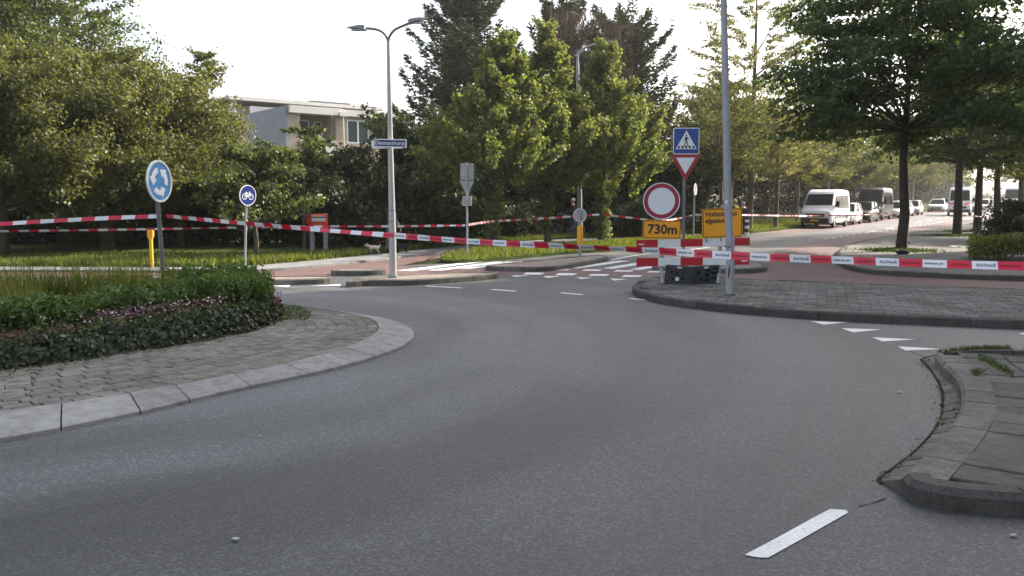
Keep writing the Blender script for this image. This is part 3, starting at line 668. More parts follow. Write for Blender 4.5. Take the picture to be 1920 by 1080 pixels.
for k in range(12):
    p = KO + UL * (k * 6 - 4) + NL * 5.0; e = p + UL * 3; nn = NL * .06
    link('road_marking', sheet_mesh('road_marking', [tuple(p + nn), tuple(p - nn), tuple(e - nn), tuple(e + nn)], .006), M['paint'], road)
# ---------------------------------------------------------------- street furniture
def base_at(px, py, z): return G(px, py, z)
def pole_part(root, mat, h, r0, r1=None, name='pole', lean=(0, 0), z0=0, n=14):
    m = MB(); m.tube([(0, 0, z0), (lean[0], lean[1], h)], [r0, r1 or r0], n); return m.build(name, mat, root, True)
# roundabout sign on the island
b = V(308, 513, 12.8); b.z = .1
root = empty('roundabout_sign', b, R(70), 'round blue roundabout sign with three white arrows on leaning grey pole behind flower bed', 'road sign')
zt = HZ(340, 12.8) - b.z; ln = (-.07, -.04)
rsx = MB(); pm = pole_part(root, M['pole_dark'], zt + .2, .032, lean=(0, 0)); root.rotation_euler = (R(-.5), R(-2.6), R(79))
m = MB(); m.disc(.30, -.055, -.045, 0, zt); m.build('sign_plate', M['sign_cyan'], root)
m = MB(); m.ring(.31, .28, -.064, -.04, 0, zt); m.build('rim', M['sign_white'], root)
for k in range(3):
    a0 = 100 + k * 120; pts_o = [(.205 * math.cos(R(a0 + t)), .205 * math.sin(R(a0 + t))) for t in range(0, 61, 12)]; pts_i = [(.125 * math.cos(R(a0 + t)), .125 * math.sin(R(a0 + t))) for t in range(60, -1, -12)]
    e = a0 + 60; hd = [(.255 * math.cos(R(e)), .255 * math.sin(R(e))), (.175 * math.cos(R(e + 40)), .175 * math.sin(R(e + 40))), (.08 * math.cos(R(e)), .08 * math.sin(R(e)))]
    m = MB(); m.prism([(x, z + zt) for x, z in pts_o + hd + pts_i], -.0585, -.0555); m.build('arrow', M['sign_white'], root)
for dz in (-.1, .1):
    m = MB(); m.box(-.12, .12, -.045, -.03, zt + dz - .02, zt + dz + .02); m.build('bracket', M['galv'], root)
# blue bicycle sign
b = G(459, 503, .08); d = b.y; zt = HZ(366, d) - b.z
root = empty('cycle_path_sign', b, R(38), 'small round blue sign with white bicycle on slim grey pole at the lawn edge', 'road sign')
root.rotation_mode = 'ZYX'; root.rotation_euler = (0, R(3.0), R(57))
pole_part(root, M['pole_grey'], zt + .15, .028)
m = MB(); m.disc(.235, -.05, -.04, 0, zt); m.build('sign_plate', M['sign_deep'], root)
m = MB(); m.ring(.245, .229, -.058, -.036, 0, zt); m.build('rim', M['sign_white'], root)
m = MB()
for cx in (-.095, .095): m.ring(.072, .054, -.056, -.051, cx, zt - .03, 24)
def bar(m, x0, z0, x1, z1, w, y0=-.056, y1=-.051):
    dx, dz = x1 - x0, z1 - z0; L = math.hypot(dx, dz); nx, nz = -dz / L * w / 2, dx / L * w / 2
    m.prism([(x0 + nx, z0 + nz), (x1 + nx, z1 + nz), (x1 - nx, z1 - nz), (x0 - nx, z0 - nz)], y0, y1)
for q in ((-.095, -.03, -.045, .065), (-.05, .045, .055, .045), (.05, .065, .095, -.03), (-.045, .05, 0, -.03), (0, -.03, .055, .045), (-.095, -.03, 0, -.03), (-.075, .07, -.02, .07), (.03, .085, .075, .075)):
    bar(m, q[0], zt + q[1], q[2], zt + q[3], .017)
m.build('bicycle_symbol', M['sign_white'], root)
# street lamp with two arms and name plates
b = G(737, 520, .12); d = b.y
lampx = lambda px, py=70: V(px, py, d).x - b.x
root = empty('street_lamp', b, 0, 'tall pale street lamp with two curved arms on the traffic island', 'street lamp')
m = MB(); jz = HZ(78, d) - b.z
m.tube([(0, 0, -.02), (0, 0, .9), (lampx(728, 78) * .6, 0, jz * .6), (lampx(728, 78), 0, jz)], [.075, .072, .052, .035], 16); m.build('pole', M['pole_light'], root, True)
m = MB(); m.tube([(0, 0, -.01), (0, 0, .05)], .1, 16); m.build('foot', M['galv'], root, True)
for s, arm, hd in ((-1, [(728, 78), (725, 70), (718, 61), (708, 56), (698, 54), (684, 53)], [(686, 53), (650, 52)]), (1, [(728, 78), (731, 67), (740, 56), (754, 49), (769, 43)], [(766, 42), (803, 33.5)])):
    m = MB(); m.tube([(lampx(x, y), 0, HZ(y, d) - b.z) for x, y in smooth(arm, 3)], .026, 10); m.build('arm', M['lamp_grey'], root, True)
    p0 = Vector((lampx(*hd[0]), 0, HZ(hd[0][1], d) - b.z)); p1 = Vector((lampx(*hd[1]), 0, HZ(hd[1][1], d) - b.z))
    t = (p1 - p0).normalized(); up = Vector((0, 1, 0)).cross(t) ; up = up if up.z > 0 else -up
    L = (p1 - p0).length; m = MB(); vs = []
    for u, hw, hu, hl in ((-.02, .05, .03, .045), (.06, .085, .055, .055), (.4, .11, .05, .04), (.8, .07, .022, .018), (1, .03, .006, .006)):
        c = p0 + t * (u * L); vs += [c + Vector((0, -hw, 0)) - up * hl * .5, c + Vector((0, -hw * .6, 0)) + up * hu, c + Vector((0, hw * .6, 0)) + up * hu, c + Vector((0, hw, 0)) - up * hl * .5, c - up * hl]
    fs = [tuple(range(5)), tuple(range(24, 19, -1))] + [(q * 5 + j, q * 5 + (j + 1) % 5, q * 5 + 5 + (j + 1) % 5, q * 5 + 5 + j) for q in range(4) for j in range(5)]
    m.add(vs, fs); hdo = m.build('lamp_head', M['lamp_grey'], root, False)
    m = MB(); c = p0 + t * (.35 * L) - up * .042; m.cbox((0, 0, 0), (.3, .12, .02), Matrix.Translation(c)); m.build('lens', M['lens'], hdo)
for zz in (HZ(394, d) - b.z, HZ(415, d) - b.z):
    m = MB(); xx = lampx(728, 78) * zz / jz; m.tube([(xx, 0, zz - .01), (xx, 0, zz + .01)], .071, 16); m.build('clamp_band', M['lamp_grey'], root, True)
def name_plate(cx, cz, wd, ht, y, rz, label, front=True):
    r_ = empty('street_name_sign', (cx, y, cz), rz, label, 'street sign')
    m = MB(); m.box(-wd / 2, wd / 2, -.012, .012, -ht / 2, ht / 2); m.build('frame', M['sign_white'], r_, bevel=.004)
    m = MB(); m.box(-wd / 2 + .018, wd / 2 - .018, -.0145, -.0125, -ht / 2 + .02, ht / 2 - .02); m.build('panel', M['sign_navy'], r_)
    return r_
c = V(731.5, 268.5, d - .1)
r_ = name_plate(c.x, c.z, .66, .165, c.y, R(1.5), 'blue street name plate reading Diamanthorst on the lamp pole'); r_.rotation_euler = (0, R(1.0), R(3))
text('Diamanthorst', .106, (0, -.0152, 0), M['sign_white'], r_, bold=.0014, extrude=.0006, space=1.03)
c = V(725.5, 271, d + .1)
r_ = name_plate(c.x, c.z, .62, .165, c.y, R(184), 'back of a second name plate peeking out behind the Diamanthorst plate'); r_.rotation_euler = (0, R(1), R(184))
# tall grey pole by the barrier
b = G(1368, 553, .12); d = b.y
root = empty('street_lamp', b, 0, 'tall grey lamp pole in front of the orange closure sign, running out of view', 'street lamp')
tx = V(1357, 0, d).x - b.x; zt = HZ(0, d) - b.z; m = MB()
k = 9.0 / zt
m.tube([(0, 0, -.02), (0, 0, .6), (tx * .35, 0, zt * .35), (tx, 0, zt), (tx * k, 0, 9.0)], [.071, .069, .063, .050, .038], 18); m.build('pole', M['pole_grey'], root, True)
m = MB(); m.tube([(tx * k, 0, 9), (tx * k + .05, -.3, 9.25), (tx * k + .06, -1.1, 9.35)], .03, 8); m.build('arm', M['pole_grey'], root, True)
m = MB(); m.cbox((tx * k + .06, -1.35, 9.36), (.24, .65, .09)); m.build('lamp_head', M['lamp_grey'], root, bevel=.03)
m = MB(); m.tube([(0, 0, -.01), (0, 0, .03)], .092, 18); m.build('foot', M['pole_dark'], root, True)
m = MB(); zz = HZ(462, d) - b.z; xx = tx * zz / zt; m.tube([(xx, 0, zz - .012), (xx, 0, zz + .012)], .0715, 18); m.build('clamp_band', M['pole_dark'], root, True)
m = MB(); zz = HZ(379, d) - b.z; m.box(-.062, -.02, -.068, -.06, zz - .03, zz + .03, Matrix.Translation((tx * zz / zt, .002, 0))); m.build('sticker', M['sign_white'], root)
m = MB(); m.prism([(-.04, .28), (-.025, .42), (-.032, .5), (-.045, .45), (-.05, .33)], -.073, -.06); m.build('paint_chip', M['black'], root)
# single-arm lamp behind the limes
b = G(1088, 449.5, .08); d = b.y; lx = lambda px, py=95: V(px, py, d).x - b.x
root = empty('street_lamp', b, 0, 'grey single-arm street lamp standing behind the three lime trees', 'street lamp')
m = MB(); m.tube([(0, 0, -.02), (lx(1085, 250), 0, HZ(250, d) - b.z), (lx(1083, 115), 0, HZ(115, d) - b.z)], [.11, .085, .06], 12); m.build('pole', M['pole_grey'], root, True)
m = MB(); m.tube([(lx(x, y), 0, HZ(y, d) - b.z) for x, y in smooth([(1083, 116), (1084, 102), (1091, 93), (1106, 86), (1122, 80)], 3)], .045, 8); m.build('arm', M['pole_grey'], root, True)
m = MB(); z1 = HZ(78, d) - b.z
m.add([(lx(1118), -.1, z1 - .1), (lx(1118), .1, z1 - .1), (lx(1118), .1, z1 - .02), (lx(1118), -.1, z1 - .02), (lx(1144), -.07, z1 - .03), (lx(1144), .07, z1 - .03), (lx(1144), .07, z1 + .06), (lx(1144), -.07, z1 + .06)], [(0, 1, 2, 3), (7, 6, 5, 4), (0, 4, 5, 1), (1, 5, 6, 2), (2, 6, 7, 3), (3, 7, 4, 0)]); m.build('lamp_head', M['lamp_grey'], root, bevel=.02)
# far lamp posts along the road
for px, py0, top, lab in ((1552, 428, 300, 'thin grey lamp post standing behind the white passenger van'), (1711, 402, 322, 'thin grey lamp post between the far parked cars and the tree row')):
    q_ = KO + UL * (19.7 if px < 1600 else 66) + NL * -2.5; b = Vector((q_.x, q_.y, .1 + lift(q_.x, q_.y))); d = b.y
    root = empty('street_lamp', b, 0, lab, 'street lamp'); m = MB(); h = HZ(top, d) - b.z + 1.2
    m.tube([(0, 0, -.05), (0, 0, h)], [.1, .06], 8); m.build('pole', M['pole_grey'], root, True)
    m = MB(); m.tube([(0, 0, h), (.3, -.1, h + .3), (1.0, -.3, h + .4)], .04, 8); m.build('arm', M['pole_grey'], root, True)
    m = MB(); m.cbox((1.2, -.36, h + .41), (.6, .25, .1)); m.build('lamp_head', M['lamp_grey'], root)
# backs of signs on the verge
b = G(876, 480, .09); d = b.y; k = d / FOC
root = empty('road_sign', b, 0, 'grey back of a square sign over a pointed give way plate on a thin pole', 'road sign')
pole_part(root, M['pole_grey'], HZ(305, d) - b.z, .03)
m = MB(); m.box(-12 * k, 12.5 * k, -.02, -.005 + .012, HZ(337, d) - b.z, HZ(306, d) - b.z, Matrix.Translation((0, .05, 0))); m.build('square_plate', M['sign_back'], root)
m = MB(); m.prism([(-14 * k, HZ(339, d) - b.z), (13.5 * k, HZ(339, d) - b.z), (1 * k, HZ(368, d) - b.z)], .035, .05); m.build('triangle_plate', M['sign_back'], root)
m = MB(); m.box(-7 * k, 8 * k, .035, .05, HZ(384.5, d) - b.z, HZ(369.5, d) - b.z); sp = m.build('small_plate', M['sign_back'], root)
m = MB()
for x0, x1, z0, z1 in ((-8, 9, 384.5, 385.5), (-8, 9, 368.5, 369.5), (-8, -7, 369.5, 384.5), (8, 9, 369.5, 384.5)): m.box(x0 * k, x1 * k, .025, .055, HZ(z1, d) - b.z, HZ(z0, d) - b.z)
m.build('rim', M['white'], sp)
for py in (312, 331, 345):
    m = MB(); zz = HZ(py, d) - b.z; m.box(-10 * k * (.6 if py == 345 else 1), 10 * k * (.6 if py == 345 else 1), .02, .036, zz - .02, zz + .02); m.build('bracket', M['galv'], root)
# yellow island column with a round sign back
b = G(1087, 481, .12); d = b.y; k = d / FOC
root = empty('traffic_column', b, 0, 'yellow column with a round grey sign back on the middle island', 'bollard')
m = MB(); m.tube([(0, 0, -.02), (0, 0, HZ(462, d) - b.z)], .045, 12); m.build('post', M['galv'], root, True)
m = MB(); m.tube([(0, 0, HZ(464, d) - b.z), (0, 0, HZ(423, d) - b.z)], [.085, .085], 16); m.build('yellow_sleeve', M['yellow'], root, True)
m = MB(); m.tube([(0, 0, HZ(423, d) - b.z), (0, 0, HZ(392, d) - b.z)], .032, 10); m.build('pole', M['galv'], root, True)
m = MB(); m.disc(12 * k, .04, .055, 0, HZ(403.5, d) - b.z, 32); m.build('sign_plate', M['sign_back'], root)
m = MB(); m.ring(12.4 * k, 11.2 * k, .03, .058, 0, HZ(403.5, d) - b.z, 32); m.build('rim', M['white'], root)
# yellow marker post on the lawn
b = G(285, 500, .08); d = b.y; k = d / FOC; H_ = HZ(432, d) - b.z
root = empty('marker_post', b, 0, 'short yellow marker post with a wider head standing in the lawn', 'post')
m = MB(); m.box(-.035, .035, -.035, .035, -.02, H_ * .78); m.build('post', M['yellow'], root, bevel=.006)
m = MB(); m.prism([(-.035, H_ * .76), (.035, H_ * .76), (.068, H_ * .84), (.068, H_), (-.068, H_), (-.068, H_ * .84)], -.05, .05); m.build('head', M['yellow'], root, bevel=.006)
# crossing sign above a give way sign
b = G(1281, 497, .12); d = b.y; k = d / FOC; zb = b.z
root = empty('crossing_sign', b, R(-2), 'blue square pedestrian crossing sign above a red and white give way triangle', 'road sign')
pole_part(root, M['pole_dark'], HZ(242, d) - zb, .038, lean=(V(1284, 255, d).x - b.x, 0))
Z = lambda py: HZ(py, d) - zb
sh_ = V(1286, 265, d).x - b.x; cx = sh_; x0, x1 = sh_ - 24 * k, sh_ + 24 * k
def rrect(x0, x1, z0, z1, r, n=5):
    out = []
    for (cx_, cz_, a0) in ((x1 - r, z1 - r, 0), (x0 + r, z1 - r, 90), (x0 + r, z0 + r, 180), (x1 - r, z0 + r, 270)):
        out += [(cx_ + r * math.cos(R(a0 + 90 * q / n)), cz_ + r * math.sin(R(a0 + 90 * q / n))) for q in range(n + 1)]
    return out
m = MB(); m.prism(rrect(x0, x1, Z(289.5), Z(240), .04), -.06, -.045); pl = m.build('square_plate', M['sign_white'], root)
m = MB(); m.prism(rrect(x0 + 1.4 * k, x1 - 1.4 * k, Z(288), Z(241.4), .03), -.063, -.0605); m.build('blue_field', M['sign_blue'], pl)
m = MB(); m.prism([(x0 + 4.5 * k, Z(280)), (x1 - 4.5 * k, Z(280)), (cx, Z(245))], -.0655, -.0635); m.build('white_triangle', M['sign_white'], pl)
m = MB(); y0, y1 = -.068, -.066
m.disc(1.5 * k, y0, y1, cx - .2 * k, Z(254.5), 14)
m.prism([(cx - 1.8 * k, Z(257)), (cx + 1.8 * k, Z(257)), (cx + 1.5 * k, Z(266)), (cx - 1.5 * k, Z(266))], y0, y1)
bar(m, cx - 1.2 * k, Z(257.5), cx - 4.2 * k, Z(263.5), 1.3 * k, y0, y1); bar(m, cx + 1.2 * k, Z(257.5), cx + 4.4 * k, Z(262.5), 1.3 * k, y0, y1)
bar(m, cx - .7 * k, Z(265.5), cx - 3.6 * k, Z(276), 1.7 * k, y0, y1); bar(m, cx + .7 * k, Z(265.5), cx + 3.8 * k, Z(275.5), 1.7 * k, y0, y1)
m.build('walking_figure', M['black'], pl)
for q in range(5):
    xx = cx + (q - 2) * 6.6 * k; m = MB(); m.prism([(xx - 1.9 * k + (q - 2) * .6 * k, Z(278.7)), (xx + 1.9 * k + (q - 2) * .6 * k, Z(278.7)), (xx + 1.3 * k - (q - 2) * .4 * k, Z(273.5)), (xx - 1.5 * k - (q - 2) * .4 * k, Z(273.5))], -.0682 - .0002 * q, -.0662); m.build('stripe', M['black'], pl)
tc = V(1284.5, 310, d).x - b.x
m = MB(); m.prism([(tc - 28 * k, Z(291)), (tc - 27 * k, Z(289.8)), (tc + 27 * k, Z(289.8)), (tc + 28 * k, Z(291)), (tc + 1.6 * k, Z(336.5)), (tc - 1.6 * k, Z(336.5))], -.06, -.045); tp = m.build('triangle_plate', M['sign_red'], root)
m = MB(); m.prism([(tc - 17.5 * k, Z(295.8)), (tc + 17.5 * k, Z(295.8)), (tc, Z(326.5))], -.063, -.0605); m.build('white_triangle', M['sign_white'], tp)
# slim sign seen nearly edge on
b = G(1300, 448, .1); d = b.y; k = d / FOC
root = empty('road_sign', b, R(62), 'slim pole with a small round sign seen nearly edge on, behind the give way triangle', 'road sign')
pole_part(root, M['pole_grey'], HZ(346, d) - b.z, .03)
m = MB(); m.disc(.24, -.05, -.038, 0, HZ(355, d) - b.z, 28); m.build('sign_plate', M['sign_back'], root)
m = MB(); m.ring(.25, .225, -.055, -.034, 0, HZ(355, d) - b.z, 28); m.build('rim', M['white'], root)
# black and white bollard
b = G(1400, 441, .1); d = b.y; h = HZ(412, d) - b.z
root = empty('bollard', b, 0, 'black and white banded bollard on the verge right of the orange sign', 'bollard')
m = MB(); m.tube([(0, 0, -.02), (0, 0, h)], .1, 14); m.build('post', M['sign_white'], root, True)
for z0, z1 in ((.2, .42), (.62, .84)): m = MB(); m.tube([(0, 0, h * z0), (0, 0, h * z1)], .104, 14); m.build('black_band', M['black'], root, True)
# red mailbox on two posts
b = G(598, 471, .08); d = b.y; k = d / FOC; Z = lambda py: HZ(py, d) - b.z
root = empty('mailbox', b, 0, 'red letter box with white front panel on two grey posts in the lawn', 'mailbox')
for x_, yb in ((-12 * k, 476), (13 * k, 470)):
    m = MB(); m.box(x_ - .065, x_ + .065, -.06, .06, Z(yb) - .03, Z(424)); m.build('post', M['galv'], root, bevel=.01)
zt, zb_ = Z(400.5), Z(424); f0, f1 = -10 * k, 19 * k
m = MB(); m.add([(f0, -.28, zb_), (f1, -.22, zb_), (f1 + .02, -.22, zt - .02), (f0, -.28, zt - .01), (f0 - 17 * k, .25, zb_ + .07), (f1 - 5 * k, .3, zb_ + .05), (f1 - 5 * k, .3, zt), (f0 - 17 * k, .25, zt - .05)],
                [(0, 1, 2, 3), (1, 5, 6, 2), (5, 4, 7, 6), (4, 0, 3, 7), (3, 2, 6, 7), (4, 5, 1, 0)]); m.build('box', M['post_red'], root, bevel=.03)
fx = lambda t, z, o: Vector((f0 + (f1 - f0) * t, -.28 + .06 * t - o, z))
def fpanel(t0, t1, z0, z1, o, name, mat, par=root):
    m = MB(); a = [fx(t0, z0, o), fx(t1, z0, o), fx(t1, z1, o), fx(t0, z1, o)]; m.add(a + [p + Vector((0, .03, 0)) for p in a], [(0, 1, 2, 3), (7, 6, 5, 4), (0, 4, 5, 1), (1, 5, 6, 2), (2, 6, 7, 3), (3, 7, 4, 0)]); return m.build(name, mat, par)
wp = fpanel(.06, .92, zb_ + .16, zt - .06, .02, 'white_panel', M['white'])
fpanel(.05, .45, zt - .13, zt - .09, .026, 'slot', M['black'], wp); fpanel(.53, .92, zt - .13, zt - .09, .026, 'slot', M['black'], wp)
fpanel(.44, .56, zt - .15, zt - .07, .030, 'emblem', M['orange'], wp)
# ---------------------------------------------------------------- the closed-road barrier
bl = G(1243, 533, .12); BD = 16.25; k = BD / FOC; BZ = .12
X = lambda px: (px - 1290) * k
Z = lambda py: HZ(py, BD) - BZ
bx = (1290 - 960) * k
root = empty('road_barrier', (bx, BD, BZ), 0, 'red and white road barrier with two boards on a grey trestle on the paving', 'barrier')
def board(ytl, ytr, h, segs, nm):
    for i, (a, c, col) in enumerate(segs):
        ya = ytl + (ytr - ytl) * (a - 1193) / 212; yc = ytl + (ytr - ytl) * (c - 1193) / 212
        m = MB(); m.prism([(X(a) + .001, Z(ya + h)), (X(c) - .001, Z(yc + h)), (X(c) - .001, Z(yc)), (X(a) + .001, Z(ya))], -.03, .0); m.build(nm, M[col], root)
board(450, 445.4, 14.5, [(1193, 1233, 'board_red'), (1233, 1275.5, 'white'), (1275.5, 1317, 'board_red'), (1317, 1376, 'white'), (1376, 1405, 'board_red')], 'board_panel')
board(484, 480.5, 15.5, [(1193.5, 1234, 'board_red'), (1234, 1276, 'white'), (1276, 1318, 'board_red'), (1318, 1376, 'white'), (1376, 1405, 'board_red')], 'board_panel')
for xa, xb, yy in ((1240, 1243, -.07), (1350, 1346, -.07)):
    m = MB(); m.tube([(X(xa), .012, Z(448)), (X(xa), .012, Z(500)), (X(xb), yy, 0)], .036, 8); m.build('leg', M['sign_back'], root, True)
    m = MB(); m.tube([(X(xa) + .05, .05, Z(448)), (X(xb) + .06, .42, 0)], .022, 8); m.build('rear_leg', M['galv'], root, True)
m = MB(); m.tube([(X(1242), .02, Z(502)), (X(1348), .02, Z(500))], .016, 8); m.build('crossbar', M['galv'], root, True)
for (a, py, w_) in ((1202, 458, 10), (1270, 483.5, 0), (1395, 489, 11)):
    if w_: m = MB(); m.box(X(a - w_ / 2), X(a + w_ / 2), -.0335, -.0305, Z(py + 1), Z(py - 1)); m.build('reflective_strip', M['sign_white'], root)
# signs carried by it
def on_barrier(name, px, py, y, label, cat='road sign'):
    return empty(name, (px - 960) and Vector(((px - 960) * k, BD + y, HZ(py, BD))), 0, label, cat)
r_ = on_barrier('closed_road_sign', 1238, 377, -.05, 'round white sign with thick red border fixed above the 730m plate'); r_.rotation_euler = (0, 0, R(-3))
m = MB(); m.disc(33.5 * k, 0, .012, 0, 0, 48); m.build('sign_plate', M['sign_white'], r_)
m = MB(); m.ring(34.2 * k, 32.6 * k, -.006, .016, 0, 0, 48); m.build('rim', M['white'], r_)
m = MB(); m.ring(32.3 * k, 25 * k, -.003, -.0005, 0, 0, 48); m.build('red_ring', M['sign_red'], r_)
m = MB(); m.tube([(0, .03, -34 * k), (0, .03, 20 * k)], .02, 8); m.build('holder', M['galv'], r_, True)
def orange_plate(r_, wd, ht):
    m = MB(); m.prism(rrect(-wd / 2, wd / 2, -ht / 2, ht / 2, .03), 0, .014); m.build('plate', M['orange'], r_)
    m = MB(); t = .012
    o = rrect(-wd / 2 + .01, wd / 2 - .01, -ht / 2 + .01, ht / 2 - .01, .025); i = rrect(-wd / 2 + .01 + t, wd / 2 - .01 - t, -ht / 2 + .01 + t, ht / 2 - .01 - t, .016); n = len(o)
    m.add([(x, -.003, z) for x, z in o] + [(x, -.003, z) for x, z in i] + [(x, -.0005, z) for x, z in o] + [(x, -.0005, z) for x, z in i], [(q, (q + 1) % n, n + (q + 1) % n, n + q) for q in range(n)] + [(q, 2 * n + q, 2 * n + (q + 1) % n, (q + 1) % n) for q in range(n)] + [(n + q, n + (q + 1) % n, 3 * n + (q + 1) % n, 3 * n + q) for q in range(n)]); m.build('border', M['black'], r_)
r_ = on_barrier('distance_sign', 1239.5, 430, -.055, 'orange plate reading 730m on the left of the barrier'); orange_plate(r_, 71 * k, 34.5 * k); r_.rotation_euler = (0, R(1.2), 0)
text('730m', .25, (.012, -.0035, -.005), M['black'], r_, bold=.006, extrude=.001, space=1.0)
r_ = on_barrier('closure_sign', 1352, 418, -.06, 'orange notice with two lines of black text behind the tall grey pole'); orange_plate(r_, 76 * k, 54 * k); r_.rotation_euler = (0, R(-1.6), R(4))
text('Hofzichtlaan\nafgesloten', .124, (-36 * k * 1.0 + .035, -.0035, 10.5 * k), M['black'], r_, bold=.0028, extrude=.001, align='LEFT', space=.98)
for xx in (1322, 1350):
    m = MB(); m.tube([((xx - 1352) * k, .035, -34 * k), ((xx - 1352) * k, .035, 20 * k)], .018, 8); m.build('holder', M['galv'], r_, True)
# recycled rubber feet leaning under the barrier
def rubber_foot(x0, rz, tilt, label, holes, roll=0):
    r_ = empty('rubber_foot', (x0, BD - .02, BZ), rz, label, 'barrier foot', 'rubber feet leaning under the barrier'); r_.rotation_euler = (R(tilt), R(roll), rz)
    W, H_, T = .52, .34, .1; m = MB()
    xs = sorted({-W / 2, W / 2} | {h[0] for h in holes} | {h[1] for h in holes}); zs = sorted({0, H_} | {h[2] for h in holes} | {h[3] for h in holes})
    for i in range(len(xs) - 1):
        for j in range(len(zs) - 1):
            cx_, cz_ = (xs[i] + xs[i + 1]) / 2, (zs[j] + zs[j + 1]) / 2
            hole = any(h[0] < cx_ < h[1] and h[2] < cz_ < h[3] for h in holes)
            m.box(xs[i], xs[i + 1], -T / 2 + (.07 if hole else 0), T / 2, zs[j], zs[j + 1])
    m.build('block', M['rubber'], r_)
    m = MB(); m.box(-.05, .04, -T / 2 - .004, -T / 2 - .001, H_ - .035, H_ - .004); m.build('reflector', M['white'], r_)
    return r_
f1_ = rubber_foot(X(1272) + bx, R(-9), 10, 'left black rubber block with square holes leaning under the barrier', [(-.16, -.12, .2, .24), (-.07, -.02, .16, .24), (.06, .1, .22, .26), (.06, .1, .1, .14), (-.12, -.08, .06, .1)], 5)
m = MB(); m.box(-.06, .01, -.058, -.053, .06, .13); m.build('label_plate', M['white'], f1_)
rubber_foot(X(1323) + bx, R(12), 9, 'right black rubber block with long slots leaning under the barrier', [(-.2, -.14, .2, .26), (-.02, .08, .24, .28), (.12, .22, .26, .3), (.1, .22, .18, .22), (-.02, .06, .14, .2), (.12, .22, .08, .12), (-.14, -.08, .08, .12), (-.04, .06, .05, .09)], -4)

# ---------------------------------------------------------------- barrier tape
def tape(pts, label, stripe=.3, w_=.072, lettering=False, tilt=0, first=0, group='police tape spans', wfun=None):
    """pts: world points of the tape's middle line"""
    pts = [Vector(p) for p in smooth([tuple(p) for p in pts], 6)]
    cum = [0]
    for a, c in zip(pts, pts[1:]): cum.append(cum[-1] + (c - a).length)
    def at(s):
        s = min(max(s, 0), cum[-1]); i = max(q for q in range(len(cum) - 1) if cum[q] <= s or q == 0)
        t = (s - cum[i]) / max(cum[i + 1] - cum[i], 1e-6); return pts[i].lerp(pts[i + 1], t), (pts[i + 1] - pts[i]).normalized()
    ro = empty('barrier_tape', pts[0], 0, label, 'barrier tape', group)
    m = MB(); nst = math.ceil(cum[-1] / stripe); SUBN = 4
    for q in range(nst):
        m.cur = (q + first) % 2
        vs = []
        for j in range(SUBN + 1):
            s = min((q + j / SUBN) * stripe, cum[-1]); p, t = at(s); ph = tilt + .42 * math.sin(s * 1.1) + .3 * math.sin(s * 2.7 + 1)
            side = t.cross(Vector((0, 0, 1))).normalized(); up = side.cross(t).normalized(); up = (up * math.cos(ph) + side * math.sin(ph)); ww = (w_ if wfun is None else wfun(s / cum[-1])) * (.93 + .07 * math.sin(s * 3.1))
            sk = .012 * (1 if j in (0, SUBN) else 0)
            vs += [p + up * ww / 2 - pts[0], p - up * ww / 2 + t * .01 - pts[0]]
        m.add(vs, [(2 * j, 2 * j + 1, 2 * j + 3, 2 * j + 2) for j in range(SUBN)])
    m.build('ribbon', [M['tape_red'], M['tape_white']], ro, True)
    return ro, at, cum[-1]
# nearest span: from the roundabout sign to a point right of the view
PA, PB = Vector((-5.23, 12.78)), Vector((4.35, 6.35))
def on_line(px, py):
    q = (px - 960) / FOC; dx, dy, dz = ray(px, py)
    sl = dx / dy; D = PB - PA; t = (sl * PA.y - PA.x) / (D.x - sl * D.y); c = PA + D * t
    return V(px, py, c.y)
front = [on_line(x, y) for x, y in ((311, 405), (440, 417), (640, 434), (740, 441.5), (890, 453), (1080, 462.5), (1240, 471), (1400, 480.5), (1570, 487.5), (1740, 494), (1900, 498.5), (2060, 501))]
ro, at, L = tape(front, 'nearest red and white tape with black lettering, from roundabout sign across the whole road', .18, wfun=lambda t: .062 + .014 * t)
words = ['NIET BETREDEN', 'POLITIE']
cache = {}
s = .18 * 24.5; q = 0
me_e = None
while s < L - .2:
    idx = int(s / .18); white = idx % 2 == 1
    wd = words[(idx // 2 + idx) % 2] if not white else ('POLITIE' if (idx // 2) % 2 else 'NIET BETREDEN')
    p, t = at(s); side = t.cross(Vector((0, 0, 1))).normalized(); up = side.cross(t).normalized()
    ph = .42 * math.sin(s * 1.1) + .3 * math.sin(s * 2.7 + 1); up2 = up * math.cos(ph) + side * math.sin(ph)
    nrm_ = t.cross(up2).normalized()
    if nrm_.y > 0: nrm_ = -nrm_
    key = wd
    if key not in cache: cache[key] = text_mesh(wd, .0185 if wd == 'NIET BETREDEN' else .03, .0004, .0006, space=1.05)
    if (key, white) not in cache:
        me = cache[key].copy(); me.materials.append(M['print_grey' if white else 'print_red']); cache[(key, white)] = me
    o = bpy.data.objects.new('lettering', cache[(key, white)]); COL.objects.link(o); o.parent = ro
    xax, yax = -t, -up2                                         # printed upside down, as the tape hangs
    zax = xax.cross(yax); mtx = Matrix((xax, yax, zax)).transposed().to_4x4()
    off = nrm_ * .004
    mtx.translation = p - front[0] + off; o.matrix_local = mtx
    if wd == 'POLITIE':
        if me_e is None:
            mm = MB(); mm.prism([(-.002, -.02), (.002, -.02), (.003, .004), (-.003, .004)], 0, .0005); mm.ring(.0085, .0055, 0, .0005, -.005, .008, 12); mm.ring(.0085, .0055, 0, .0005, .006, .002, 12); bar(mm, -.01, -.008, .01, -.004, .003, 0, .0005)
            me_e = mm.mesh('torch_emblem'); me_e.transform(Matrix.Rotation(R(-90), 4, 'X')); me_e.materials.append(M['print_grey']); 
        e = bpy.data.objects.new('torch_emblem', me_e); COL.objects.link(e); e.parent = ro
        m2 = mtx.copy(); m2.translation = p - front[0] + off + t * .07; e.matrix_local = m2
    s += .18
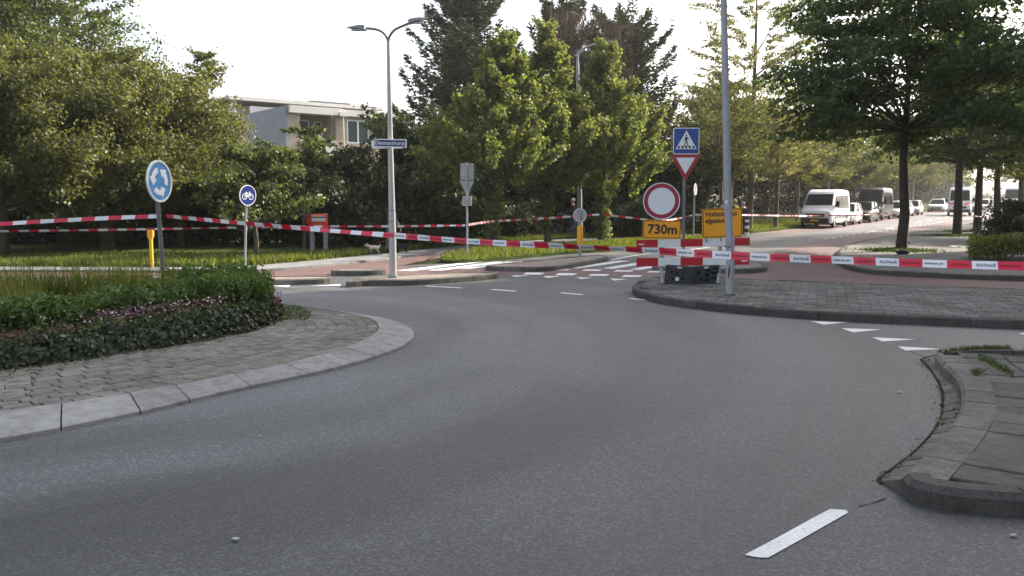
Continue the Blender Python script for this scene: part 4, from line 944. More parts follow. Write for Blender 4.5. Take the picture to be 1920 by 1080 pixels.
# second span, leftwards from the same sign
PA2, PB2 = Vector((-5.27, 12.78)), Vector((-8.3, 12.2))
def seg3(px, py, d): return V(px, py, d)
tape([V(303, 405, 12.78), V(200, 409, 12.7), (V(100, 414, 12.6)), V(0, 420, 12.5), V(-160, 430, 12.4)], 'red and white tape leaving the roundabout sign towards the left, higher of two', .19, .066, first=1)
# far spans
tape([V(-140, 435.5, 24), V(0, 433.5, 24.5), V(230, 430.5, 25.5), V(450, 426.5, 26.3), V(570, 424.6, 26.5), V(740, 424.2, 26.6), V(872, 422.5, G(876, 480, .09).y - .04)], 'far red and white tape low across the lawn in front of the dark woods', .26, .07)
dS = G(876, 480, .09).y; dl1 = G(926, 463, .09).y; dl3 = G(1127, 455, .09).y
tape([V(879, 421.5, dS - .04), V(925, 415, dl1 - .22), V(1027, 409, dl3 - .9), V(1085, 405, dl3 - .5), V(1124, 402, dl3 - .22)], 'far tape strung along the three lime trunks', .3, .085, first=1)
dE = G(1300, 448, .1).y
tape([V(1131, 402.5, dl3 - .2), V(1180, 408, dl3), V(1235, 413.5, dl3 + .4), V(1270, 410, dE - .6), V(1298, 403.5, dE - .05)], 'sagging pale tape between the right lime and the slim edge-on sign', .3, .075)
tape([V(1303, 402.5, dE - .04), V(1340, 403, dE + .5), V(1400, 403.2, dE + 3), V(1480, 404.5, 47.5), V(1530, 404.5, 50)], 'far tape running from the slim sign to the white van', .3, .08, first=1)
tape([V(1530, 404.5, 50.05), V(1600, 403.5, 51), V(1665, 400, 52), V(1700, 398, 53)], 'far tape passing in front of the parked cars', .3, .085, first=1)
tape([V(1792, 399, 41 - .25), V(1815, 404, 42), V(1838, 406, 43), V(1868, 407.5, 44), V(1880, 408, 44.5)], 'slack white tape between the avenue trunks by the dark shrub', .3, .07)
# ---------------------------------------------------------------- vehicles (local frame: front towards +x)
def loft(m, secs, close=True):
    n = len(secs[0]); vs = [p for s_ in secs for p in s_]
    fs = [(q * n + j, q * n + (j + 1) % n, (q + 1) * n + (j + 1) % n, (q + 1) * n + j) for q in range(len(secs) - 1) for j in range(n)]
    if close: fs += [tuple(range(n - 1, -1, -1)), tuple(range((len(secs) - 1) * n, len(secs) * n))]
    return m.add(vs, fs)
def wheels(root, xs, hw, r):
    for x in xs:
        for s in (-1, 1):
            y = s * (hw - .1)
            m = MB(); m.ring(r, r * .62, -.1, .1, 0, 0, 20)
            w_ = m.build('wheel', M['tyre'], root, True); w_.location = (x, y, r)
            m = MB(); m.disc(r * .63, -.07, .07, 0, 0, 16); m.ring(r * .5, r * .42, -.08, .08, 0, 0, 16); m.disc(.07, -.085, .085, 0, 0, 10)
            m.build('rim', M['rim'], w_, False)
def quadp(m, a, b_, c, d_, out, th=.012):
    o = Vector(out); a, b_, c, d_ = map(Vector, (a, b_, c, d_)); q = [a, b_, c, d_]
    m.add([p + o * th for p in q] + [p - o * .01 for p in q], [(0, 1, 2, 3), (7, 6, 5, 4), (0, 4, 5, 1), (1, 5, 6, 2), (2, 6, 7, 3), (3, 7, 4, 0)])
def make_car(label, L=4.3, W=1.75, H=1.47, mat='carwhite', group='cars parked along the left kerb', est=True):
    root = empty('parked_car', (0, 0, 0), 0, label, 'car', group); hw = W / 2; hb = H * .62
    def sec(x, z0, z1, w_): return [(x, -w_ * .9, z0), (x, -w_, z0 + .14), (x, -w_, z1 - .16), (x, -w_ * .9, z1), (x, w_ * .9, z1), (x, w_, z1 - .16), (x, w_, z0 + .14), (x, w_ * .9, z0)]
    m = MB(); loft(m, [sec(-L / 2, .42, hb - .1, hw * .84), sec(-L / 2 + .12, .28, hb, hw * .93), sec(-L / 2 + .6, .2, hb + .02, hw), sec(-.2, .2, hb, hw), sec(L / 2 - 1.25, .2, hb - .02, hw), sec(L / 2 - .45, .2, hb - .13, hw * .98), sec(L / 2 - .1, .24, hb - .24, hw * .88), sec(L / 2, .34, hb - .36, hw * .76)])
    m.build('body', M[mat], root, True)
    bx0, bx1, tx0, tx1 = -L / 2 + .1, L / 2 - 1.1, -L / 2 + (.38 if est else .75), L / 2 - 1.9
    wb, wt = hw * .9, hw * .72
    m = MB(); m.add([(bx0, -wb, hb - .03), (bx1, -wb, hb - .03), (bx1, wb, hb - .03), (bx0, wb, hb - .03), (tx0, -wt, H - .05), (tx1, -wt, H - .05), (tx1, wt, H - .05), (tx0, wt, H - .05)], [(0, 1, 5, 4), (1, 2, 6, 5), (2, 3, 7, 6), (3, 0, 4, 7), (4, 5, 6, 7)]); m.build('windows', M['glass'], root)
    m = MB(); loft(m, [[(x, -w_, z), (x, -w_ * .8, z + .05), (x, w_ * .8, z + .05), (x, w_, z), (x, 0, z - .02)] for x, w_, z in ((tx0 - .06, wt * .9, H - .07), (tx0 + .15, wt + .02, H - .045), (tx1 - .25, wt + .02, H - .045), (tx1 + .06, wt * .92, H - .08))]); m.build('roof', M[mat], root, True)
    for s in (-1, 1):
        m = MB()
        for (xb, xt) in ((bx1, tx1), (bx0, tx0), ((bx0 + bx1) / 2 - .1, (tx0 + tx1) / 2 - .05)): m.tube([(xb, s * (wb + .005), hb - .04), (xt, s * (wt + .005), H - .045)], .035, 6)
        m.build('pillar', M[mat], root)
        m = MB(); m.ball((bx1 - .25, s * (hw + .08), hb + .06), (.07, .1, .06), 8, 6); m.build('wing_mirror', M['plastic'], root, True)
        m = MB(); m.ball((L / 2 - .14, s * hw * .66, hb - .36), (.12, .17, .085), 10, 6); m.build('headlight', M['lens'], root, True)
        m = MB(); m.ball((-L / 2 + .08, s * hw * .72, hb - .12), (.08, .13, .09), 8, 6); m.build('tail_light', M['tail'], root, True)
    m = MB(); m.box(L / 2 - .06, L / 2 + .03, -hw * .5, hw * .5, .34, .52); m.build('grille', M['plastic'], root, bevel=.02)
    m = MB(); m.box(L / 2 + .02, L / 2 + .045, -.26, .26, .38, .49); m.build('number_plate', M['plate'], root)
    m = MB(); m.box(-L / 2 + .3, L / 2 - .3, -hw * .9, hw * .9, .14, .24); m.build('sill', M['plastic'], root)
    wheels(root, (-L / 2 + .8, L / 2 - .85), hw, .31); return root
def make_van(name, label, cat, L=5.6, W=2.02, H=2.45, mat='carwhite', group=None, side_glass=3, high=False):
    root = empty(name, (0, 0, 0), 0, label, cat, group); hw = W / 2
    def sec(x, z0, z1, zb, wb, wt): return [(x, -wb * .94, z0), (x, -wb, z0 + .15), (x, -wb, zb), (x, -wt, z1 - .12), (x, -wt * .86, z1), (x, wt * .86, z1), (x, wt, z1 - .12), (x, wb, zb), (x, wb, z0 + .15), (x, wb * .94, z0)]
    nx = L / 2
    m = MB(); loft(m, [sec(-nx, .45, H - .12, 1.15, hw * .97, hw * .83), sec(-nx + .12, .32, H - .02, 1.2, hw, hw * .88), sec(nx - 2.3, .3, H, 1.2, hw, hw * .88), sec(nx - 1.75, .3, H - .05, 1.2, hw, hw * .87), sec(nx - 1.5, .3, H - .2, 1.2, hw, hw * .87),
                       sec(nx - .78, .3, 1.33, 1.1, hw, hw * .95), sec(nx - .28, .3, 1.12, .9, hw * .96, hw * .88), sec(nx - .06, .36, .95, .75, hw * .88, hw * .8), sec(nx, .45, .75, .65, hw * .8, hw * .72)])
    m.build('body', M[mat], root, True)
    zt = H - .34; t = 1.5 - .1
    m = MB(); quadp(m, (nx - .86, -hw * .84, 1.43), (nx - .86, hw * .84, 1.43), (nx - 1.42, hw * .77, zt + .02), (nx - 1.42, -hw * .77, zt + .02), (.82, 0, .57), .035); m.build('windscreen', M['glass'], root)
    yb = lambda z: hw + (hw * .88 - hw) * (z - 1.2) / (H - .12 - 1.2)
    for s in (-1, 1):
        m = MB(); quadp(m, (nx - 1.0, s * yb(1.3), 1.3), (nx - 2.0, s * yb(1.25), 1.22), (nx - 2.0, s * yb(zt - .1), zt - .08), (nx - 1.5, s * yb(zt - .1), zt - .1), (0, s, .12), .014); m.build('door_window', M['glass'], root)
        for q in range(side_glass):
            x1 = nx - 2.12 - q * ((L - 2.45) / 3); x0 = x1 - (L - 2.45) / 3 + .1
            m = MB(); quadp(m, (x1, s * yb(1.25), 1.24), (x0, s * yb(1.25), 1.24), (x0, s * yb(zt - .05), zt - .03), (x1, s * yb(zt - .05), zt - .03), (0, s, .12), .014); m.build('side_window', M['glass'], root)
        m = MB(); m.box(nx - 1.12, nx - .98, s * (hw + .02), s * (hw + .24), 1.32, 1.68); m.build('wing_mirror', M['plastic'], root, bevel=.03)
        m = MB(); m.ball((nx - .2, s * hw * .72, .93), (.14, .18, .14), 10, 6); m.build('headlight', M['lens'], root, True)
        m = MB(); m.box(-nx + .6, nx - 1.0, s * hw - .01, s * hw + .02, .62, .7); m.build('side_trim', M['plastic'], root)
        m = MB(); m.box(-nx - .02, -nx + .04, s * hw * .82 - .07, s * hw * .82 + .07, .95, 1.45); m.build('tail_light', M['tail'], root)
    m = MB(); m.box(nx - .16, nx + .05, -hw * .86, hw * .86, .3, .62); m.build('bumper', M['plastic'], root, bevel=.05)
    m = MB(); m.box(nx - .14, nx + .015, -hw * .58, hw * .58, .69, .9); m.build('grille', M['plastic'], root, bevel=.02)
    m = MB(); m.box(nx + .04, nx + .065, -.26, .26, .42, .53); m.build('number_plate', M['plate'], root)
    wheels(root, (-nx + 1.05, nx - 1.0), hw, .34); return root
def park(root, s, off=1.15, rev=True, da=0):
    p = KO + UL * s + NL * off; root.location = (p.x, p.y, lift(p.x, p.y) + .005)
    a = math.atan2(UL.y, UL.x) + (math.pi if rev else 0) + R(da); root.rotation_euler = (0, 0, a); return root
PK = 'cars parked along the left kerb'
# distances are measured to the middle of each vehicle
park(make_van('passenger_van', 'white passenger van parked first in the row, beside the grass verge', 'van', 5.4, 2.0, 2.42, 'carwhite'), 2.9)
park(make_car('small white car tucked directly behind the white passenger van', 3.9, 1.7, 1.5, 'carwhite', PK), 9.0)
park(make_car('dark grey car parked in front of the tall dark van', 4.3, 1.78, 1.55, 'cardark', PK), 14.2, 1.3)
park(make_van('dark_van', 'tall dark van with pale side windows in the row of parked cars', 'van', 5.5, 2.05, 2.6, 'cardark'), 20.5, 1.0)
c0 = park(make_car('silver car parked right behind the tall dark van', 4.3, 1.75, 1.45, 'carsilver', PK), 27.0, 1.3)
def more(src, s, off, label, da=0):
    c = dup(src); c['label'] = label; return park(c, s, off, True, da)
cw = park(make_car('white car half hidden behind the first avenue trunk', 4.4, 1.76, 1.48, 'carwhite', PK, False), 33.0)
more(c0, 39.0, 1.2, 'silver car showing just right of the first avenue trunk')
more(cw, 56.0, 1.6, 'white saloon car heading the farther group of parked cars'); more(c0, 62.5, 1.4, 'silver car second in the farther parked group'); more(cw, 69, 1.4, 'white car last of the farther parked group, beside the police van')
# van on the carriageway with red stripes
b = G(1798, 404); pv = make_van('emergency_van', 'white emergency van with red striped bonnet and roof box driving on the road', 'van', 5.9, 2.05, 2.72, 'carwhite', None, 2)
pv.location = b; pv.rotation_euler = (0, 0, math.atan2(UL.y, UL.x) + math.pi + R(6))
nx = 5.9 / 2
m = MB()
for s in (-1, 1): quadp(m, (nx - .2, s * .25, 1.06), (nx - .2, s * .8, 1.03), (nx - .6, s * .98, 1.22), (nx - .6, s * .55, 1.25), (.5, 0, .8), .05)
m.build('bonnet_stripe', M['carred'], pv)
for s in (-1, 1):
    m = MB(); m.box(-nx + .4, nx - .6, s * 1.025 - .006, s * 1.025 + .012, .85, 1.05); m.build('side_stripe', M['carred'], pv)
m = MB(); m.box(nx - 3.4, nx - 2.6, -.78, .35, 2.71, 3.05); m.build('roof_box', M['sign_back'], pv, bevel=.03)
m = MB(); m.box(nx - 2.2, nx - 1.95, .2, .8, 2.68, 2.82); m.build('light_bar', M['lens'], pv, bevel=.03)
m = MB(); m.box(nx - 1.62, nx - 1.55, .1, .5, 2.45, 2.57); m.build('roof_sign', M['sign_navy'], pv)
b = G(1842, 397); c = dup(cw); c['label'] = 'white car beyond the emergency van, seen between two avenue trunks'; c['group'] = 'vehicles far down the road'; c.location = b; c.rotation_euler = (0, 0, R(232))
b = G(1900, 393); v = make_van('camper', 'white high-roofed camper van far down the road above the dark shrub', 'van', 5.9, 2.1, 2.9, 'carwhite', 'vehicles far down the road', 1); v.location = b; v.rotation_euler = (0, 0, R(236))
b = G(1912, 399); c = dup(c0); c['label'] = 'silver car roof showing above the dark shrub at the right edge'; c['group'] = 'vehicles far down the road'; c.location = b; c.rotation_euler = (0, 0, R(236))

# ---------------------------------------------------------------- people and dogs
def skin_mesh(name, joints, bones, sub=2):
    """joints: name -> (co, radius); one continuous surface grown along the bones"""
    ks = list(joints); me = bpy.data.meshes.new(name)
    me.from_pydata([joints[q][0] for q in ks], [(ks.index(a), ks.index(c)) for a, c in bones], []); me.update()
    o = bpy.data.objects.new(name, me); COL.objects.link(o)
    o.modifiers.new('skin', 'SKIN').use_smooth_shade = True
    for i, q in enumerate(ks):
        r_ = joints[q][1]; r_ = r_ if isinstance(r_, tuple) else (r_, r_)
        me.skin_vertices[0].data[i].radius = r_; me.skin_vertices[0].data[i].use_root = (i == 0)
    sd_ = o.modifiers.new('sub', 'SUBSURF'); sd_.levels = sub; sd_.render_levels = sub
    bpy.context.view_layer.update()
    out = bpy.data.meshes.new_from_object(o.evaluated_get(bpy.context.evaluated_depsgraph_get())); bpy.data.objects.remove(o)
    out.name = name; out.materials.clear(); return out
def person(loc, yaw, label, H=1.75, top='cloth_black', legs='cloth_blue', hair='hair_dark', lean=0.0, arms=((.25, -.05, .82), (-.25, -.05, .82)), step=.0, vest=None, cap=None, group=None):
    """faces local -y; arms give the two hand positions"""
    root = empty('person', loc, yaw, label, 'person', group); s = H / 1.75
    up = lambda z: -lean * max(0, z - .9)                       # forward lean above the hip
    J = {}; B = []
    def j(n, x, y, z, r, p=None):
        J[n] = ((x * s, (y + up(z)) * s, z * s), r if isinstance(r, tuple) else r * s)
        if p: B.append((p, n))
    j('pelvis', 0, 0, .94, .13); j('waist', 0, 0, 1.1, .115, 'pelvis'); j('chest', 0, 0, 1.3, .14, 'waist'); j('neckb', 0, .01, 1.45, .075, 'chest'); j('neck', 0, 0, 1.53, .052, 'neckb'); j('jaw', 0, -.015, 1.59, .062, 'neck'); j('head', 0, -.01, 1.66, .082, 'jaw'); j('crown', 0, 0, 1.72, .062, 'head')
    j('nose', 0, -.098, 1.63, .012, 'head')
    for sd_, sx in (('l', 1), ('r', -1)):
        j('sh' + sd_, sx * .17, 0, 1.41, .06, 'neckb'); hx, hy, hz = arms[0 if sx > 0 else 1]
        el = (sx * .24 + (hx - sx * .22) * .25, .03 + hy * .3, (1.4 + hz) / 2 + .02)
        j('el' + sd_, *el, .043, 'sh' + sd_); j('wr' + sd_, hx, hy, hz, .028, 'el' + sd_); j('pa' + sd_, hx, hy - .02, hz - .07, .034, 'wr' + sd_)
        for f_ in range(4): j('f%s%d' % (sd_, f_), hx + (f_ - 1.5) * .007, hy - .045 + f_ * .02, hz - .16 + abs(f_ - 1.4) * .01, .009, 'pa' + sd_)
        j('th' + sd_, hx - sx * .035, hy - .05, hz - .1, .01, 'pa' + sd_)
        st = step * sx
        j('hip' + sd_, sx * .09, 0, .88, .095, 'pelvis'); j('kn' + sd_, sx * .1, -.02 - st * .5, .5, .06, 'hip' + sd_); j('an' + sd_, sx * .1, .02 - st, .1, .04, 'kn' + sd_); j('to' + sd_, sx * .12, -.15 - st, .04, .036, 'an' + sd_)
    link('body', skin_mesh('body', J, B), M['skin'], root, True)
    def sub(name, keys, grow, mat, first):
        ks = [first] + [q for q in keys if q != first]
        JJ = {q: (J[q][0], J[q][1] * grow + .012) for q in ks}; BB = [(a, c) for a, c in B if a in JJ and c in JJ]
        link(name, skin_mesh(name, JJ, BB, 1 if name == 'shoes' else 2), M[mat], root, True)
    sub('jacket', ['pelvis', 'waist', 'chest', 'neckb', 'shl', 'shr', 'ell', 'elr', 'wrl', 'wrr'], 1.12, top, 'waist')
    sub('trousers', ['pelvis', 'hipl', 'hipr', 'knl', 'knr', 'anl', 'anr'], 1.1, legs, 'pelvis')
    for sd_ in 'lr': sub('shoes', ['an' + sd_, 'to' + sd_], 1.15, 'cloth_black', 'an' + sd_)
    if vest: sub('vest', ['pelvis', 'waist', 'chest', 'shl', 'shr', 'neckb'], 1.28, vest, 'waist')
    hc = Vector(J['head'][0]); m = MB(); m.ball(hc + Vector((0, .022 * s, .03 * s)), (.093 * s, .1 * s, .092 * s), 14, 10); m.build('cap' if cap else 'hair', M[cap or hair], root, True)
    for sx in (-1, 1):
        m = MB(); m.ball(hc + Vector((sx * .034, -.086, .0)) * s, .011 * s, 8, 6); m.build('eye', M['black'], root, True)
        m = MB(); m.ball(hc + Vector((sx * .09, .0, -.02)) * s, (.014 * s, .022 * s, .034 * s), 8, 6); m.build('ear', M['skin'], root, True)
    m = MB(); m.ball(hc + Vector((0, -.083, -.062)) * s, (.026 * s, .012, .007), 8, 6); m.build('mouth', M['sign_red'], root, True)
    return root
b = G(737, 475, .075)
walker = person(b + Vector((-.1, .3, 0)), R(75), 'person in grey clothes walking two dogs, mostly hidden behind the lamp pole', 1.56, 'cloth_grey', 'cloth_grey', 'hair_grey', .12, ((.2, -.28, .86), (-.2, -.22, .85)), .12)
def dog(loc, yaw, label, mat, s):
    root = empty('dog', loc, yaw, label, 'dog'); J = {}; B = []            # faces local -y, s = shoulder height
    def j(n, x, y, z, r, p=None):
        J[n] = ((x * s, y * s, z * s), r * s)
        if p: B.append((p, n))
    j('belly', 0, .05, .72, .24); j('chest', 0, -.35, .74, .27, 'belly'); j('rump', 0, .48, .76, .22, 'belly'); j('neck', 0, -.62, .9, .17, 'chest'); j('head', 0, -.82, 1.02, .17, 'neck'); j('muz', 0, -1.08, .96, .075, 'head')
    j('t1', 0, .68, .88, .07, 'rump'); j('t2', 0, .8, 1.08, .06, 't1')
    for sx in (-1, 1):
        q = 'l' if sx > 0 else 'r'
        j('s' + q, sx * .15, -.4, .58, .11, 'chest'); j('w' + q, sx * .15, -.36, .26, .06, 's' + q); j('p' + q, sx * .15, -.43, .05, .06, 'w' + q)
        j('h' + q, sx * .15, .45, .6, .13, 'rump'); j('k' + q, sx * .16, .34, .42, .08, 'h' + q); j('o' + q, sx * .15, .58, .27, .05, 'k' + q); j('b' + q, sx * .15, .5, .05, .055, 'o' + q)
        j('e' + q, sx * .14, -.78, 1.16, .06, 'head'); j('f' + q, sx * .2, -.8, 1.02, .035, 'e' + q)
    link('body', skin_mesh('body', J, B), M[mat], root, True)
    m = MB(); m.ball((0, -1.16 * s, .98 * s), .035 * s, 8, 6); m.build('nose', M['black'], root, True)
    for sx in (-1, 1): m = MB(); m.ball((sx * .08 * s, -.96 * s, 1.08 * s), .022 * s, 8, 6); m.build('eye', M['black'], root, True)
    m = MB(); m.tube([(-.16 * s, -.66 * s, .88 * s), (0, -.74 * s, .78 * s), (.16 * s, -.66 * s, .88 * s), (0, -.58 * s, 1.04 * s), (-.16 * s, -.66 * s, .88 * s)], .02 * s, 6); m.build('collar', M['leash'], root, True)
    return root
bd = G(701, 476, .075); dog(bd, R(-68), 'small fluffy white dog on a red leash at the edge of the footpath', 'fur_white', .27)
bk = G(753, 474.5, .075); dog(bk, R(-105), 'small black dog standing just right of the lamp pole', 'fur_black', .3)
hand = walker.matrix_basis @ Vector((.2 * .89, -.3 * .89, .76 * .89))
root = empty('dog_leash', bd, 0, 'slanting red leash from the walker to the white dog', 'leash')
m = MB(); p0 = Vector((-.06, .03, .25)); p1 = hand - bd; m.tube([p0, p0.lerp(p1, .5) - Vector((0, 0, .04)), p1], .009, 6); m.build('strap', M['leash'], root)
# cyclist standing with a bicycle
def bicycle(loc, yaw, label, frame='black', rad=.34, group=None):
    root = empty('bicycle', loc, yaw, label, 'bicycle', group)
    for x in (-.52, .52):
        m = MB(); m.ring(rad, rad - .035, -.02, .02, 0, 0, 28); w_ = m.build('wheel', M['tyre'], root, True); w_.location = (x, 0, rad)
        m = MB(); m.ring(rad - .035, rad - .05, -.012, .012, 0, 0, 28)
        for q in range(14): a = q * math.pi / 7; m.tube([(0, 0, 0), ((rad - .04) * math.cos(a), 0, (rad - .04) * math.sin(a))], .003, 4, False)
        m.build('rim', M['rim'], w_)
    m = MB()
    for a, c in (((.52, .34), (.4, .95)), ((.43, .82), (-.12, .32)), ((-.12, .32), (-.28, .85)), ((-.12, .32), (-.52, .34)), ((-.24, .72), (-.52, .34)), ((.42, .86), (-.24, .62))): m.tube([(a[0], 0, a[1]), (c[0], 0, c[1])], .017, 8)
    m.build('frame', M[frame], root, True)
    m = MB(); m.tube([(.4, 0, .93), (.38, 0, 1.05)], .014, 6); m.tube([(.16, .26, 1.06), (.32, .24, 1.08), (.38, 0, 1.06), (.32, -.24, 1.08), (.16, -.26, 1.06)], .013, 6); m.build('handlebar', M['galv'], root, True)
    m = MB(); m.ball((-.3, 0, .92), (.14, .08, .035), 10, 6); m.build('saddle', M['rubber'], root, True)
    m = MB(); m.box(-.85, -.35, -.07, .07, .72, .735); m.tube([(-.8, 0, .72), (-.55, 0, .36)], .008, 5); m.build('rear_rack', M['galv'], root)
    m = MB(); m.ring(.1, .085, .03, .04, -.12, .32, 16); m.tube([(-.12, .03, .32), (-.02, .08, .2)], .01, 5); m.tube([(-.12, -.03, .32), (-.22, -.08, .44)], .01, 5); m.build('crank', M['galv'], root)
    m = MB(); m.ball((.46, 0, .86), .05, 8, 6); m.build('front_lamp', M['lens'], root, True)
    return root
b = G(1076, 445.5, .08); person(b + Vector((0, .25, 0)), R(-80), 'person in dark top and blue jeans standing with a bicycle behind the round sign', 1.75, 'cloth_black', 'cloth_blue', 'hair_grey', .06, ((.22, -.38, 1.02), (-.2, -.36, 1.03)), .05)
bicycle(b + Vector((-.35, -.15, 0)), R(172), 'dark bicycle held by the person in blue jeans')
# police and bystanders behind the orange notice
for px, py, lab, kw in ((1357, 440, 'person in white shirt and pale cap behind the orange notice, left of the pole', dict(top='cloth_white', legs='cloth_black', cap='cloth_white', H=1.78)),
                        (1377, 441, 'person with grey hair in a yellow hi-vis vest behind the orange notice', dict(top='cloth_black', legs='cloth_black', hair='hair_grey', vest='hivis', H=1.80)),
                        (1392, 441, 'person in black clothes standing right of the hi-vis vest wearer', dict(top='cloth_black', legs='cloth_black', hair='hair_grey', H=1.70)),
                        (1316, 438, 'person in dark clothes standing behind the left corner of the orange notice', dict(top='cloth_black', legs='cloth_grey', hair='hair_dark', H=1.70))):
    g = G(px, py, .0); person(Vector((g.x, g.y, .1 if px < 1330 else .0)), R(random.uniform(-60, 60)), lab, **kw)
b = G(1857, 400); person(b, R(40), 'person in dark top far down the road between two avenue trunks', 1.75, 'cloth_black', 'cloth_white', 'hair_dark')

# ---------------------------------------------------------------- bikes, bin, cone, litter by the far pavement
bb = G(1902, 447, .12); bicycle(bb, R(12), 'old bicycle with pale tyres parked behind the clipped hedge', 'black', .35, 'parked bicycles')
b2 = bicycle(bb + Vector((.5, .75, 0)), R(25), 'dark bicycle parked behind the one with pale tyres', 'black', .35, 'parked bicycles')
b = G(1868, 447, .12); root = empty('litter_bin', b, R(8), 'square dark grey bin beside the parked bicycles', 'bin')
m = MB(); m.prism([(-.24, 0), (.24, 0), (.3, .72), (-.3, .72)], -.26, .26); m.build('bin_body', M['pole_dark'], root, bevel=.03)
m = MB(); m.box(-.32, .32, -.29, .29, .72, .78); m.build('lid', M['plastic'], root, bevel=.02)
b = G(1692, 455, .12); root = empty('traffic_cone', b, 0, 'red and white traffic cone mostly hidden behind the first avenue trunk', 'cone')
m = MB(); m.box(-.2, .2, -.2, .2, 0, .04); m.build('base', M['rubber'], root, bevel=.01)
m = MB(); m.tube([(0, 0, .04), (0, 0, .75)], [.15, .03], 16); m.build('cone_body', M['board_red'], root, True)
for z0, z1 in ((.2, .33), (.45, .58)):
    r0, r1 = [.15 - .12 * (z - .04) / .71 + .004 for z in (z0, z1)]; m = MB(); m.tube([(0, 0, z0), (0, 0, z1)], [r0, r1], 16); m.build('white_band', M['sign_white'], root, True)
b = G(1692, 476, .12); root = empty('bag', b, R(20), 'limp black bag lying at the foot of the first avenue tree', 'bag')
m = MB(); m.ball((0, 0, .05), (.22, .15, .07), 12, 8); m.ball((.16, .04, .035), (.15, .1, .045), 10, 6); m.ball((-.1, -.06, .06), (.13, .1, .075), 10, 6); m.tube([(-.1, 0, .16), (0, 0, .24), (.08, 0, .15)], .012, 6); m.build('bag_body', M['cloth_black'], root, True)
def litter(px, py, z, sx, sy, label, name='litter', mat='paper', n=3):
    b = G(px, py, z); root = empty(name, b, random.uniform(0, 3), label, 'litter')
    for q in range(n):
        m = MB(); N = 6; vs = []
        for i in range(N):
            for k_ in range(N): vs.append(((i / 5 - .5) * sx + q * sx * .4, (k_ / 5 - .5) * sy + random.uniform(-.2, .2) * sy, .006 + random.uniform(0, .05) * (1 if sx > .15 else .3)))
        m.add(vs, [(i * N + k_, i * N + k_ + 1, (i + 1) * N + k_ + 1, (i + 1) * N + k_) for i in range(N - 1) for k_ in range(N - 1)]); m.build('scrap', M[mat], root, True)
litter(1788, 463.5, .12, .28, .22, 'crumpled white paper lying on the pavement left of the clipped hedge')
litter(1686, 471, .12, .25, .15, 'pale plastic scrap at the base of the first avenue tree')
litter(930, 487, .012, .12, .1, 'small dark clump of debris on the zebra lane near the verge', mat='bark_brown')
# tiny scraps on the tarmac nearby
m = MB()
for px, py, s_ in ((1506, 660, .05), (1520, 660.5, .025), (1686, 735, .05), (1650, 698, .035), (1360, 748, .03), (1302, 699, .03), (442, 1010, .06), (486, 817, .04), (1900, 1003, .05), (1218, 761, .025), (1725, 715, .03), (1648, 670, .03), (1760, 690, .05), (1772, 700, .04), (1797, 745, .04), (1798, 760, .03), (1760, 830, .03), (1788, 778, .03), (890, 747, .02), (1347, 625, .03)):
    b = G(px, py, .01); a = random.uniform(0, 3); m.cbox((0, 0, 0), (s_ * .6, s_ * .4, .006), Matrix.Translation(b) @ Matrix.Rotation(a, 4, 'Z'))
tag(m.build('litter_scraps', M['grit']), 'tiny pale scraps strewn over the asphalt', 'litter', None, 'stuff')

# ---------------------------------------------------------------- buildings
A0 = V(540, 197, 60); h0 = A0.z
root = empty('apartment_building', (A0.x, A0.y, 0), math.atan2(.62, .785), 'flat-roofed brick apartment block with grey side wall behind the trees', 'building')
Hh = h0                                                          # local x along the front, y to the back
def bld(name, boxes, mat, par=root):
    if name in ('front_wall', 'recess_wall', 'fascia') and len(boxes) > 1:
        for q in boxes[1:]: bld(name, [q], mat, par)
        boxes = boxes[:1]
    m = MB()
    for q in boxes: m.box(*q)
    return m.build(name, M[mat], par)
bld('side_wall', [(-.22, 0, 0, 13, -.1, Hh - .05)], 'side'); bld('roof', [(0, 9.5, .3, 13, Hh - .55, Hh - .3)], 'roofing')
fl = 2.85; W0 = Hh - .5
bld('fascia', [(0, 4.0, -.28, .1, W0, Hh), (4.06, 9.5, -.28, .1, W0, Hh - .04), (9.2, 9.5, .1, 13, W0, Hh - .06)], 'fascia')
